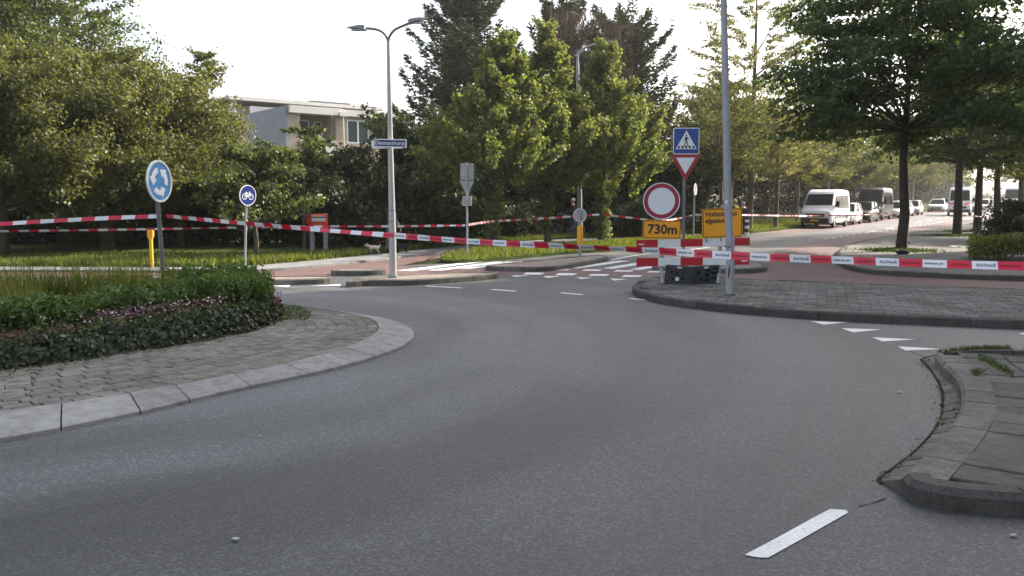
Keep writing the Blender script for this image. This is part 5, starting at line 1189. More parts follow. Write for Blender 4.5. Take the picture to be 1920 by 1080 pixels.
for lv in range(3):
    z1 = W0 - lv * fl; z0 = z1 - fl
    wall = bld('front_wall', [(0, .75, 0, .25, z0, z1), (3.6, 4.5, 0, .25, z0, z1), (4.5, 6.3, 0, .25, z0, z0 + .95), (4.5, 6.3, 0, .25, z1 - .22, z1), (6.3, 7.1, 0, .25, z0, z1), (9.2, 9.5, 0, 13, z0, z1)], 'facade')
    bld('recess_wall', [(.75, 3.6, 1.5, 1.7, z0, z1), (.75, .95, .25, 1.5, z0, z1), (3.4, 3.6, .25, 1.5, z0, z1), (7.1, 9.2, 1.5, 1.7, z0, z1)], 'facade')
    bld('balcony_floor', [(.75, 3.6, -.1, 1.5, z0 - .02, z0 + .16)], 'fascia'); bld('balcony_rail', [(.78, 3.58, -.06, -.02, z0 + .16, z0 + 1.05)], 'fascia')
    for (x0, x1, y_, zz0, zz1, parts) in ((1.2, 2.2, 1.47, z0 + .2, z1 - .3, 1), (2.6, 3.2, 1.47, z0 + 1.0, z1 - .35, 1), (4.5, 6.3, .1, z0 + .95, z1 - .22, 2)):
        t = .09; fr = bld('window_frame', [(x0, x1, y_ - .06, y_, zz0, zz0 + t), (x0, x1, y_ - .06, y_, zz1 - t, zz1), (x0, x0 + t, y_ - .06, y_, zz0 + t, zz1 - t), (x1 - t, x1, y_ - .06, y_, zz0 + t, zz1 - t)] + ([((x0 + x1) / 2 - t * .7, (x0 + x1) / 2 + t * .7, y_ - .06, y_, zz0 + t, zz1 - t)] if parts == 2 else []), 'sign_white')
        xs = [x0 + t, (x0 + x1) / 2 - t * .7, (x0 + x1) / 2 + t * .7, x1 - t] if parts == 2 else [x0 + t, x1 - t]
        for q in range(0, len(xs), 2): bld('pane', [(xs[q], xs[q + 1], y_ - .025, y_ - .005, zz0 + t, zz1 - t)], 'glass_house', fr)
m = MB(); m.tube([(4.03, -.34, 0), (4.03, -.34, Hh - .5)], .05, 8); m.build('drainpipe', M['fascia'], root); bld('drain_head', [(3.75, 4.3, -.42, -.28, Hh - .55, Hh - .25)], 'fascia')
c = V(430, 181, 74)
r2 = empty('apartment_building', (c.x, c.y, 0), math.atan2(.62, .785), 'upper storey of a second block with white roof edge behind the grey wall', 'building')
zt = c.z; m = MB(); m.box(0, 14, 0, 12, zt - 2.9, zt - .75); m.box(-.0, 14, .5, 12, 0, zt - 2.9); m.build('wall', M['flat'], r2)
m = MB(); m.box(-.3, 14.4, -.7, 12.3, zt - .3, zt); m.box(1.6, 13.8, -.5, -.1, zt - 1.55, zt - .72); m.box(3.5, 13.8, -.55, -.05, zt - 2.9, zt - 2.2); m.build('fascia', M['fascia'], r2)
m = MB(); m.box(-.1, .5, -.3, .2, zt - 3, zt - .3); m.build('corner_post', M['sign_white'], r2)
for x0 in (3.4, 7.2, 10.5): bld('window', [(x0, x0 + 2.6, -.04, -.01, zt - 2.1, zt - 1.65)], 'glass_house', r2)
m = MB(); m.box(8, 12, 1, 5, zt - .1, zt + .35); m.build('roof_structure', M['roofing'], r2)
# low house glimpsed at the left edge
c = V(-10, 420, 47); r3 = empty('house', (c.x - 4, c.y, 0), R(18), 'low orange brick house with white eaves glimpsed through the leftmost trees', 'house')
zt = HZ(343, 47); bld('wall', [(-6, 7, 0, 8, -.1, zt - .35)], 'house_brick', r3); bld('eaves', [(-6.3, 7.3, -.35, 8.3, zt - .36, zt)], 'sign_white', r3)
m = MB(); m.prism([(-6.3, zt), (7.3, zt), (5.5, zt + 1.9), (-4.5, zt + 1.9)], .2, 8.2); m.build('roof', M['roofing'], r3)
for x0 in (-3.5, 1.0): f_ = bld('window_frame', [(x0, x0 + 2, -.05, -.01, zt - 1.7, zt - .6)], 'sign_white', r3); bld('pane', [(x0 + .1, x0 + 1.9, -.07, -.052, zt - 1.6, zt - .7)], 'glass_house', f_)
# tall flats on the right of the junction, outside the view; they shade the whole foreground
r4 = empty('apartment_building', (31.5, 37.8, 0), R(0), 'tall brick flats right of the junction', 'building')
bld('wall', [(0, 14, -62, 0, -.1, 37)], 'facade', r4); bld('roof_edge', [(-.3, 14.3, -62.3, .3, 37, 37.7)], 'fascia', r4)
wm = None
for fl_ in range(11):
    for q in range(12):
        if wm is None:
            m = MB(); m.box(-.04, .02, -1.5, 1.5, 0, 1.5); wm = m.mesh('window'); wm.materials.append(M['glass_house']); m = MB(); m.box(-.06, -.005, -1.6, 1.6, -.12, 0); m.box(-.06, -.005, -1.6, 1.6, 1.5, 1.58); sm = m.mesh('sill'); sm.materials.append(M['fascia'])
        o = bpy.data.objects.new('window', wm); COL.objects.link(o); o.parent = r4; o.location = (0, -3.0 - q * 5, 1.2 + fl_ * 3.05)
        o2 = bpy.data.objects.new('sill', sm); COL.objects.link(o2); o2.parent = o
# ---------------------------------------------------------------- vegetation
def nz(v): return v / np.maximum(np.linalg.norm(v, axis=1, keepdims=True), 1e-6)
def leaf_cards(g, P, N, L, W, droop=.2, fold=.25):
    """folded leaf shapes (two triangles each) at P facing N"""
    n = len(P); N = nz(N); a = g.normal(size=(n, 3)); a -= (a * N).sum(1, keepdims=True) * N; a = nz(a); a[:, 2] -= droop; a = nz(a)
    b_ = nz(np.cross(N, a)); k = g.uniform(.55, 1.35, (n, 1)); l = L * k; w_ = W * k
    base = P - a * l * .5; tip = P + a * l * .5; mid = P - a * l * .06
    lt = mid - b_ * w_ * .5 + N * fold * w_; rt = mid + b_ * w_ * .5 + N * fold * w_
    Vv = np.stack([base, rt, tip, lt], 1).reshape(-1, 3); i = np.arange(n)[:, None] * 4
    return Vv, np.concatenate([i + np.array([0, 1, 2]), i + np.array([0, 2, 3])], 1).reshape(-1, 3)
def clumps(g, C, Rr, n, L, W, up=.5, shell=.45, droop=.25, ax=None, elong=0.0):
    """n leaves spread through ellipsoids at C with radii Rr"""
    C = np.asarray(C, float); Rr = np.asarray(Rr, float)
    wgt = (Rr[:, 0] * Rr[:, 1] + Rr[:, 0] * Rr[:, 2]) ; idx = g.choice(len(C), n, p=wgt / wgt.sum())
    u = nz(g.normal(size=(n, 3))); rad = g.random((n, 1)) ** shell
    P = C[idx] + u * rad * Rr[idx] * (g.random((n, 1)) ** .35 * 1.15)
    if ax is not None: P += ax[idx] * (np.clip(g.normal(size=(n, 1)), -1.7, 1.7) * .55 * elong * Rr[idx][:, :1])
    N = u * .7 + g.normal(size=(n, 3)) * .45; N[:, 2] += up
    return leaf_cards(g, P, N, L, W, droop)
def foliage(name, parts, mat, parent):
    off = 0; Vs = []; Fs = []
    for v, f in parts: Vs.append(v); Fs.append(f + off); off += len(v)
    me = np_mesh(name, np.concatenate(Vs), np.concatenate(Fs)); me.materials.append(M[mat])
    o = bpy.data.objects.new(name, me); COL.objects.link(o); o.parent = parent; return o
def tree(label, base, H, z0, Rmax, seed, K=40, cr=.9, n=14000, L=.17, W=.12, mat='lf_left', barkm='bark_brown', tr=.18, shape='round', flat=.7, lean=(0, 0), off=(0, 0), sx=1.0, group=None, cat='tree', name='tree', limbs=14, droop=.25, spread=.55, lb=.75, rise=.3, elong=1.3, thin=.62, up=.5, shell=.45, trunk_top=.85, stems=None):
    g = np.random.default_rng(seed)
    root = empty(name, base, 0, label, cat, group)
    prof = {'round': lambda t: np.sqrt(np.clip(1 - (2 * t - .85) ** 2 / 1.35, .05, 1)), 'cone': lambda t: np.clip(1.02 - t, .04, 1) ** .8 * np.clip(t * 6 + .55, 0, 1),
            'lime': lambda t: np.clip(1.01 - t, .02, 1) ** 1.15 * np.clip(t * 3.6 + .4, 0, 1) * 1.42, 'dome': lambda t: np.sqrt(np.clip(1 - t ** 2.4, .03, 1)), 'column': lambda t: np.clip(np.minimum(1, (1.02 - t) * 3), .1, 1), 'wide': lambda t: np.clip(1 - .75 * t, .1, 1) * np.clip(t * 5 + .4, 0, 1)}[shape]
    t = g.random(K) ** (.85 if shape in ('cone', 'lime', 'wide') else 1.0); a = g.random(K) * 2 * np.pi; a0 = g.random(3) * 6.28
    lump = 1 + .16 * np.sin(2 * a + a0[0]) + .1 * np.sin(3 * a + a0[1] + 4 * t)
    rr = prof(t) * Rmax * lump * np.sqrt(g.uniform(.18, 1, K)) * .92
    zc = z0 + t * (H - z0 - cr * .4)
    ax = lambda z: (lean[0] * z / H + off[0] * np.clip((z - z0) / (H - z0), 0, 1), lean[1] * z / H + off[1] * np.clip((z - z0) / (H - z0), 0, 1))
    cx, cy = ax(zc); C = np.stack([cx + rr * np.cos(a) * sx, cy + rr * np.sin(a), zc], 1)
    rs = cr * g.uniform(.65, 1.35, K) * np.clip(prof(t), .35, 1) ** .5
    Rr = np.stack([rs * 1.1, rs * 1.1, rs * flat], 1)
    A_ = nz(np.stack([np.cos(a), np.sin(a), np.full(K, rise) + g.normal(size=K) * .25], 1))
    foliage('crown', [clumps(g, C, Rr * np.array([thin, thin, thin]), n, L, W, up, shell, droop, A_, elong / thin)], mat, root)
    m = MB(); zs = [0, .25, H * .12, H * .3, H * .55, H * trunk_top]; pts = []
    for i, z in enumerate(zs):
        x, y = ax(z); pts.append((x + (g.normal() * .05 if i > 1 else 0), y + (g.normal() * .05 if i > 1 else 0), z - (.12 if i == 0 else 0)))
    m.tube(pts, [tr * 1.35, tr * 1.08, tr, tr * .8, tr * .5, tr * .12], 10); m.build('trunk', M[barkm], root, True)
    m = MB()
    for q in np.argsort(-rr * Rr[:, 0])[:limbs]:
        zz = max(z0 * lb, C[q, 2] - (.35 + .35 * rr[q])); x, y = ax(zz); p0 = Vector((x, y, zz)); p2 = Vector(C[q]); p1 = p0.lerp(p2, .5) + Vector((0, 0, -.1 * (p2 - p0).length * (.5 - spread)))
        rb = tr * .38 * (1 - .5 * zz / H); m.tube([p0, p1, p2], [rb, rb * .65, rb * .22], 6)
    if m.v: m.build('branches', M[barkm], root, True)
    return root
def at(px, py, z=.06): return G(px, py, z)
# --- left woods
WL = 'broadleaf trees of the left woods'
b = at(203, 471); d = b.y
tree('large olive-green tree with a thick brown trunk behind the roundabout sign', b, HZ(84, d), HZ(368, d), 4.4, 11, 170, .8, 90000, .11, .078, 'lf_left', 'bark_brown', .2, 'dome', .7, off=(-.2, 0), group=WL, limbs=18)
b = at(8, 483); d = b.y
tree('large spreading tree on the left edge with low hanging twigs', b, HZ(62, d), HZ(362, d), 4.4, 12, 160, .8, 80000, .11, .078, 'lf_left', 'bark_brown', .15, 'dome', .7, off=(-.6, .3), group=WL, limbs=18)
b = at(-190, 478); d = b.y
tree('olive tree continuing the woods beyond the left edge', b, 7.5, 1.6, 4.2, 13, 50, 1.0, 13000, .2, .14, 'lf_left', 'bark_brown', .16, 'dome', .6, group=WL)
b = Vector((-19.6, 36, .06)); d = 36
tree('tallest tree of the left woods with loose crown running out of view', b, 14, 3.0, 4.5, 14, 190, .95, 70000, .14, .1, 'lf_left2', 'bark_grey', .22, 'dome', .6, group=WL)
tree('tall darker tree rising at the top left corner behind the others', Vector((-24, 37, .06)), 14.5, 3, 5.4, 15, 170, 1.1, 50000, .17, .12, 'lf_left2', 'bark_grey', .22, 'dome', .6, group=WL)
b = V(372, 380, 37); b.z = .06
tree('slim tree whose rounded top shows above the others against the sky', b, HZ(92, 37), 4.0, 1.2, 16, 40, .5, 6500, .14, .1, 'lf_left', 'bark_grey', .12, 'dome', .45, off=(.4, 0), group=WL)
b = V(335, 380, 31); b.z = .06
tree('dense olive tree whose crown drops down beside the bicycle sign', b, HZ(135, 31), 1.6, 2.45, 17, 90, .7, 40000, .11, .08, 'lf_left', 'bark_brown', .14, 'round', .6, group=WL)
b = at(480, 484); d = b.y + 1
tree('small bright-leaved tree above the round bicycle sign', b, HZ(272, d), 1.2, 1.35, 18, 36, .5, 11000, .12, .085, 'lf_left2', 'bark_grey', .07, 'dome', .65, group=WL)
b = at(556, 475); d = b.y + 2
tree('thin-stemmed young tree in front of the brick flats', b + Vector((0, 1, 0)), HZ(235, d), 2.0, 1.3, 19, 26, .42, 5000, .12, .085, 'lf_left2', 'bark_grey', .05, 'dome', .55, group=WL)
b = V(420, 380, 34); b.z = .06
tree('leafy tree filling the gap left of the grey side wall', b, HZ(278, 34), 1.4, 1.8, 20, 36, .65, 12000, .14, .1, 'lf_left', 'bark_brown', .12, 'dome', .6, group=WL)
# --- dark understorey: every shrub or small tree a thing of its own
DK = 'dark shrubs and small trees of the woods'
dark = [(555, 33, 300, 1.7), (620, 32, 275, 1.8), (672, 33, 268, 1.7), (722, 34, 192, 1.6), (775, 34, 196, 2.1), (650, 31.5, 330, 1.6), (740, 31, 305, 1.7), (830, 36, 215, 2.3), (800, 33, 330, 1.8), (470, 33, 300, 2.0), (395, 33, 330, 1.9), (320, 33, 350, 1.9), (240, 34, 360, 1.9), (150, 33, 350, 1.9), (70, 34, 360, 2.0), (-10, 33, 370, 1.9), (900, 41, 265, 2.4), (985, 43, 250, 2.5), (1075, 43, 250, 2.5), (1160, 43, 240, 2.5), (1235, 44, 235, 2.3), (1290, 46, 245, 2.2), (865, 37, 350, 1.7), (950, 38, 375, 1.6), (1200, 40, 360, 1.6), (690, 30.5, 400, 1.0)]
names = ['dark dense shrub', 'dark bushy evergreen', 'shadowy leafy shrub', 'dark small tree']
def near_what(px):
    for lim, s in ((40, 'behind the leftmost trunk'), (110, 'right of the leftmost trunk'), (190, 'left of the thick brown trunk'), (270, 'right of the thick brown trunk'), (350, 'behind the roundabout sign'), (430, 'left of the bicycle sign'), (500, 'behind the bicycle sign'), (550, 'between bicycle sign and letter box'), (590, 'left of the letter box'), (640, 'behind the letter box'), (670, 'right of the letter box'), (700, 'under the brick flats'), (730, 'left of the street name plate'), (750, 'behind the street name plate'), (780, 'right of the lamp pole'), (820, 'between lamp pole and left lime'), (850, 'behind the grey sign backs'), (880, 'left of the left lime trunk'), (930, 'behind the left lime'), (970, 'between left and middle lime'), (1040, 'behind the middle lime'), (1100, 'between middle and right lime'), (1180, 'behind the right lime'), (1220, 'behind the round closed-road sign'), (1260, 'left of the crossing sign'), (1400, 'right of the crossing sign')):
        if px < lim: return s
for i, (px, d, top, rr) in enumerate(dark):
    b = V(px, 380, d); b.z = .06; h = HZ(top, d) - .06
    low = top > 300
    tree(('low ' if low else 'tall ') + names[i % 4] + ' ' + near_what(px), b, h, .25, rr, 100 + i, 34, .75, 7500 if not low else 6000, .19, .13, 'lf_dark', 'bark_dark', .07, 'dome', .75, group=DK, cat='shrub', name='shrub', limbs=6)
# --- conifers
def conifer(label, base, H, Rb, seed, n=26000, gap=.0, dead=None, top=1.0, lean=0):
    g = np.random.default_rng(seed); root = empty('conifer', base, 0, label, 'conifer tree', 'dark conifers behind the limes')
    nb = 210; t = np.sort(g.random(nb) ** .9) * .97 + .02; a = g.random(nb) * 6.28
    Lb = Rb * np.clip(1.06 - t, .05, 1) ** .5 * g.uniform(.5, 1.15, nb) * np.clip(.5 + t * 4, 0, 1); z = t * H
    P = []; N = []; A = []; br = MB()
    per = np.maximum(30, (n * Lb / Lb.sum()).astype(int))
    for i in range(nb):
        dirv = np.array([math.cos(a[i]), math.sin(a[i]), 0]); rise = .15 + .55 * t[i]
        s = g.random(per[i]) ** .7; c = np.outer(s * Lb[i], dirv); c[:, 2] = z[i] + s * Lb[i] * rise - .25 * Lb[i] * np.sin(s * 3.1) * .6
        wv = np.array([-dirv[1], dirv[0], 0]); wd = (.42 * Lb[i] * (1 - s) ** .8 + .1)
        lat = g.uniform(-1, 1, per[i]); c += np.outer(lat * wd, wv); c[:, 2] += g.normal(size=per[i]) * .13 - np.abs(lat) * wd * .25
        c[:, 0] += lean * z[i] / H
        P.append(c); A.append(dirv * .8 + np.outer(np.sign(lat) * .55, wv) + np.array([0, 0, .35 * rise]) + g.normal(size=(per[i], 3)) * .3)
        if i % 3 == 0: br.tube([(lean * z[i] / H, 0, z[i] - .1), tuple(dirv * Lb[i] * .8 + np.array([lean * z[i] / H, 0, z[i] + Lb[i] * .7 * rise - .1]))], [.05, .012], 4, False)
    P = np.concatenate(P); A = nz(np.concatenate(A)); k = len(P)
    nn = g.normal(size=(k, 3)); nn[:, 2] += .8; nn = nz(nn); s_ = nz(np.cross(A, nn)); l = g.uniform(.18, .42, (k, 1)); w_ = g.uniform(.035, .075, (k, 1))
    Vv = np.stack([P - A * l * .4 - s_ * w_, P - A * l * .4 + s_ * w_, P + A * l * .6], 1).reshape(-1, 3); F = np.arange(k * 3).reshape(-1, 3)
    foliage('crown', [(Vv, F)], 'needle', root)
    m = MB(); m.tube([(0, 0, -.1), (lean * .3, 0, H * .3), (lean, 0, H)], [.26, .18, .02], 8); m.build('trunk', M['bark_dark'], root, True); br.build('branches', M['bark_dark'], root)
    if dead:
        q = 1000; z = g.uniform(dead[0], dead[1], q); x = g.normal(size=q) * dead[2] * 1.5 + dead[3]; y = -Rb * .62 + g.normal(size=q) * .35
        P = np.stack([x, y, z], 1); A = nz(np.stack([g.normal(size=q) * .3, g.normal(size=q) * .3, np.ones(q)], 1)); s_ = nz(np.cross(A, g.normal(size=(q, 3)))); l = g.uniform(.2, .55, (q, 1))
        Vv = np.stack([P - A * l - s_ * .02, P - A * l + s_ * .02, P + A * l], 1).reshape(-1, 3); foliage('bare_twigs', [(Vv, np.arange(q * 3).reshape(-1, 3))], 'needle_dead', root)
    return root
D = 47
b = V(862, 380, D); b.z = 0; conifer('dark conifer with ragged outline left of the limes, next to the lamp head', b, HZ(-30, D), 4.8, 31, 46000, lean=.5)
b = V(1050, 380, D + 1); b.z = 0; conifer('dark conifer with a patch of bare brown twigs behind the middle lime', b, HZ(12, D + 1), 3.9, 32, 42000, dead=(8.2, 11.6, .4, .5))
b = V(1165, 380, D + 2); b.z = 0; conifer('broad dark conifer behind the right lime with reaching side branches', b, HZ(30, D + 2), 5.0, 33, 46000, dead=(8, 11, .4, -1.2))
# --- the three limes on the verge
LM = 'lime trees on the verge'
for (px, py, top, offx, rr, sd_, lab, zc) in ((926, 463, 62, .45, 2.95, 41, 'left lime tree of three, the broadest, with leafy shoots down its trunk', 352), (1027, 456.5, 40, -.1, 2.2, 42, 'middle lime tree of three with the highest pointed top', 345), (1127, 453.5, 80, .15, 2.7, 43, 'right lime tree of three with a leafy trunk', 350)):
    b = at(px, py, .08); d = b.y
    r_ = tree(lab, b, HZ(top, d) - .08, HZ(zc, d), rr, sd_, 190, .42, 36000, .12, .095, 'lf_lime', 'bark_brown', .13, 'lime', .8, off=(offx, 0), group=LM, limbs=16, up=.35, shell=.5, trunk_top=.9, rise=1.1, elong=1.5, thin=.6)
    g = np.random.default_rng(sd_ + 50); C = [(g.normal() * .1, g.normal() * .1, z) for z in np.linspace(.3 if sd_ != 42 else .7, HZ(zc, d), 12)]
    foliage('trunk_shoots', [clumps(g, C, [(.3, .3, .25)] * 12, 2200, .12, .09)], 'lf_lime', r_)
# --- trees on the long verge left of the right-hand road
VG = 'trees on the verge left of the road'
spec = [(1328, 44, 150, 3.0, .13, 'lf_verge', 'leaning pale-barked tree right of the crossing sign', (1.0, 0), 'round', 12000), (1415, 49, -150, 4.3, .19, 'lf_veiled', 'tallest thin-leaved tree with veil-paled leaves behind the tall grey pole', (.1, 0), 'dome', 34000), (1455, 52, 130, 2.6, .13, 'lf_veiled', 'tree with veil-paled leaves and a straight dark stem left of the white van', (0, 0), 'round', 9000), (1370, 53, 190, 3.0, .14, 'lf_verge', 'leafy tree between leaning tree and grey pole', (0, 0), 'round', 10000)]
for i, (px, d, top, rr, tr_, mt, lab, ln_, shp, n_) in enumerate(spec):
    b = V(px - (0 if not ln_[0] else 10), 380, d); b.z = .08 + lift(b.x, b.y)
    tree(lab, b, HZ(top, d) - b.z, HZ(330, d), rr, 60 + i, 340 if mt == 'lf_veiled' else 130, .42 if mt == 'lf_veiled' else .55, n_, .13, .09, mt, 'bark_grey', tr_, shp, .6, lean=ln_, group=VG, limbs=16)
proto = None; vt = [(-1, -4.5), (4.5, -5.5), (9, -2.2), (16, -2.4), (23, -2.2), (30, -2.5), (37, -2.3), (45, -2.4), (53, -2.2), (62, -2.5), (72, -2.3), (84, -2.4), (98, -2.2), (115, -2.4), (12, -9), (26, -9), (40, -9.5), (58, -9)]
labs = ['left of the white passenger van', 'just behind the nose of the white van', 'above the white passenger van', 'above the small white parked car', 'above the tall dark van', 'right of the tall dark van', 'left of the first avenue trunk', 'just behind the first avenue trunk', 'right of the first avenue trunk', 'above the farther parked cars', 'left of the emergency van', 'beyond the emergency van', 'far down the left side of the road', 'farthest down the left side of the road', 'in the second row behind the white van', 'in the second row behind the dark van', 'in the second row left of the first avenue trunk', 'in the second row behind the farther parked cars']
for i, (s, o_) in enumerate(vt):
    p = KO + UL * s + NL * o_; lb = 'verge tree with sunlit yellow-green leaves ' + labs[i]
    if i < 3:
        r_ = tree(lb, Vector((p.x, p.y, .08 + lift(p.x, p.y))), (8.4, 7.4, 7.8)[i], (3.1, 2.6, 2.9)[i], (2.9, 2.6, 3.2)[i], 80 + i, 48, .85, 10500, .2, .14, 'lf_verge', 'bark_grey', .13, 'round', .6, group=VG, limbs=12)
        proto = (proto or []) + [r_]
    else:
        r_ = dup(proto[i % 3]); r_['label'] = lb; r_.location = (p.x, p.y, .08 + lift(p.x, p.y)); r_.rotation_euler = (0, 0, i * 1.9); k_ = 1 + .18 * math.sin(i * 2.3) + (.25 if i > 13 else 0) + (.12 if s > 40 else 0); r_.scale = (k_, k_, k_ * 1.05)
# --- avenue trees on the far pavement
AV = 'dark avenue trees on the right pavement'
def avenue(label, b, H, z0, Rm, sd_, n, tr_, offx=0, K=80):
    return tree(label, b, H, z0, Rm, sd_, K, .95, n, .15, .11, 'lf_plane', 'bark_dark', tr_, 'dome' if sd_ == 91 else 'wide', .3, off=(offx, 0), group=AV, limbs=30, up=.9, shell=.55, trunk_top=.92, lb=1.05, rise=-.05, elong=1.5, thin=.75)
b = at(1690, 469, .12); avenue('nearest avenue tree with a straight dark trunk and layered crown', b, 9.8, HZ(262, b.y), 4.5, 91, 50000, .155, K=230, offx=-.3)
b = at(1794, 441, .12); avenue('second avenue tree, its trunk in front of the emergency van', b, 9.8, HZ(300, b.y), 4.5, 92, 34000, .19, K=120)
b = at(1832, 434, .12); avenue('third avenue tree, its trunk right of the emergency van', b, 9.6, HZ(315, b.y), 4.3, 93, 26000, .2, K=110)
b = at(1866, 430, .12); avenue('fourth avenue tree, its trunk left of the dark shrub', b, 9.6, HZ(318, b.y), 4.3, 94, 22000, .2, K=100)
p0 = at(1866, 430, .12)
for k_, (s, lab) in enumerate(((9, 'fifth avenue tree, beyond the dark shrub'), (18, 'sixth avenue tree, far along the right pavement'), (30, 'farthest avenue tree in sight'))):
    x, y = p0.x + .62 * s, p0.y + .785 * s
    avenue(lab, Vector((x, y, .12 + lift(x, y))), 9.5, 2.9, 4.2, 95 + k_, 9000, .2, K=50)
tree('sunlit green tree at the right edge above the parked bicycles', Vector((24.5, 37.5, .12)), 8.3, 2.4, 3.0, 99, 45, .9, 11000, .19, .14, 'lf_verge', 'bark_dark', .14, 'round', .6, limbs=10)
b = at(1900, 432, .12)
for px, d, h, r_, sd_, lab in ((1892, 34, 1.75, .85, 111, 'dark rounded shrub behind the parked bicycles'), (1925, 33, 1.9, .95, 112, 'dark shrub at the right edge behind the bicycles')):
    b = V(px, 380, d); b.z = .12; tree(lab, b, h, .15, r_, sd_, 24, .38, 4200, .1, .07, 'lf_dark', 'bark_dark', .05, 'dome', .8, group='dark shrubs by the bicycles', cat='shrub', name='shrub', limbs=4)
# --- far woods closing the view
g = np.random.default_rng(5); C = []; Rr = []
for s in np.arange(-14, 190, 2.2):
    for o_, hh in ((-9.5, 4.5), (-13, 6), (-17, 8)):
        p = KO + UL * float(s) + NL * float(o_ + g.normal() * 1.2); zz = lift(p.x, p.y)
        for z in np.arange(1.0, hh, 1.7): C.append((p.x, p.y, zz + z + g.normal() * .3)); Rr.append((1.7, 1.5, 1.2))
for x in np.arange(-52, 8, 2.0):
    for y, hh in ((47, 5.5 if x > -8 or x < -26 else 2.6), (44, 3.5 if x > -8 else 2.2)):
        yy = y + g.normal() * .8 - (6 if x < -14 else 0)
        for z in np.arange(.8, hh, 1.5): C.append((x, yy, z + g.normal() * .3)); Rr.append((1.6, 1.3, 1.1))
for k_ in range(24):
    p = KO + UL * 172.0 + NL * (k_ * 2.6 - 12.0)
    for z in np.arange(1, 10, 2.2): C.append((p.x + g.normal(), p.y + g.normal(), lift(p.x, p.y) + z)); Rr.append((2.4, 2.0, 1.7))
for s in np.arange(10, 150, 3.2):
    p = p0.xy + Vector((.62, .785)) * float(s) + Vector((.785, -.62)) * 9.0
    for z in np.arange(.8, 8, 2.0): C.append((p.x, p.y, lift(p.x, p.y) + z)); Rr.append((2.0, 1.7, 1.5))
me_o = foliage('far_woods', [clumps(g, C, Rr, 150000, .28, .2, .3, .5)], 'lf_woods_shade', None); tag(me_o, 'shade-coloured mass of woodland closing the view behind the trees', 'woods', None, 'stuff')
# --- grass
def blades(g, P, h, w_, mat, name, label, cat='grass', parent=None, lean=.35, patchy=False):
    n = len(P); a = g.random(n) * 6.28; hh = h * g.uniform(.45, 1.3, n)
    pk = np.clip(.72 + .22 * np.sin(P[:, 0] * 2.9 + 1) * np.sin(P[:, 1] * 3.7) + .2 * np.sin(P[:, 0] * 7.1 + P[:, 1] * 5.3), .3, 1.15) * np.clip(1 - (P[:, 0] + 6.7) * .9, .42, 1)
    if patchy: hh = hh * pk
    s = np.stack([np.cos(a), np.sin(a), np.zeros(n)], 1) * (w_ * g.uniform(.6, 1.3, n))[:, None]
    tp = P + np.stack([g.normal(size=n) * lean, g.normal(size=n) * lean, np.ones(n)], 1) * hh[:, None]
    Vv = np.stack([P - s, P + s, tp], 1).reshape(-1, 3); o = foliage(name, [(Vv, np.arange(n * 3).reshape(-1, 3))], mat, parent); tag(o, label, cat, None, 'stuff'); return o
def scatter(g, poly, n, z):
    xs = [p[0] for p in poly]; ys = [p[1] for p in poly]; out = []
    while len(out) < n:
        x, y = g.uniform(min(xs), max(xs)), g.uniform(min(ys), max(ys))
        if inside((x, y), poly): out.append((x, y, z))
    return np.array(out)
g = np.random.default_rng(21)
strip = [tuple(p) for p in lf] ; strip2 = strip + [(p[0], p[1] + 5.0) for p in strip[::-1]]
blades(g, scatter(g, strip2, 30000, .06), .14, .03, 'grassb', 'lawn_grass', 'rough lawn grass in front of the dark woods')
edge_ = strip + [(p[0], p[1] + .5) for p in strip[::-1]]
blades(g, scatter(g, edge_, 5000, .06), .22, .03, 'grassb', 'tall_grass', 'taller grass along the back edge of the footpath')
vgp = [tuple(G(x, y, .09).xy) for x, y in vg]
blades(g, scatter(g, vgp, 12000, .08), .13, .025, 'grassb', 'verge_grass', 'yellow-green grass under the three limes')
rv = [tuple(KO + UL * s + NL * -.1) for s in (-10, 0, 20, 50)] + [tuple(KO + UL * s + NL * -4) for s in (50, 20, 0, -8)]
blades(g, np.array([(x, y, .1 + lift(x, y)) for x, y, _ in scatter(g, rv, 12000, 0)]), .14, .035, 'grassb', 'verge_grass', 'sunlit grass on the verge beside the parked vans')
for k_, (cx_, cy_, rx_) in enumerate(((1690, 469, .9), (1794, 441, 1.6), (1832, 433, 1.7))):
    c = G(cx_, cy_ + 1, .12); q = g.normal(size=(1400, 2)) * (rx_ * .55, .45); pts_ = np.stack([c.x + q[:, 0] - .1, c.y + q[:, 1], np.full(1400, .11)], 1)
    blades(g, pts_, .1, .025, 'lf_plane', 'tree_pit_grass', 'weedy grass round the foot of the %s avenue trunk' % ('first', 'second', 'third')[k_])
# weeds in the joints of the nearest pavement
wp_ = [G(x, y, .1) for x, y in [(1762 + i * 4, 662 - min(i, 18) * .35) for i in range(32)]]
pts_ = np.array([(p.x + g.normal() * .05, p.y + g.normal() * .03 - .05, .11) for p in wp_ for _ in range(26 if 8 < (wp_.index(p)) < 30 else 12)])
blades(g, pts_, .05, .006, 'weed', 'weeds', 'weeds growing along the far edge of the nearest pavement', 'weeds', lean=.7)
pts_ = []
for _ in range(420):
    px, py = g.uniform(1835, 1900), 0; t_ = (px - 1835) / 75; py = 668 + t_ * 40 + g.normal() * 4; p = G(px, py, .115); pts_.append((p.x, p.y, .112))
for _ in range(160):
    px = g.normal() * 5 + 1832; py = g.normal() * 3 + 700; p = G(px, py, .115); pts_.append((p.x, p.y, .112))
blades(g, np.array(pts_), .035, .006, 'weed', 'weeds', 'grass tufts in the joints of the nearest pavement', 'weeds', lean=.8)
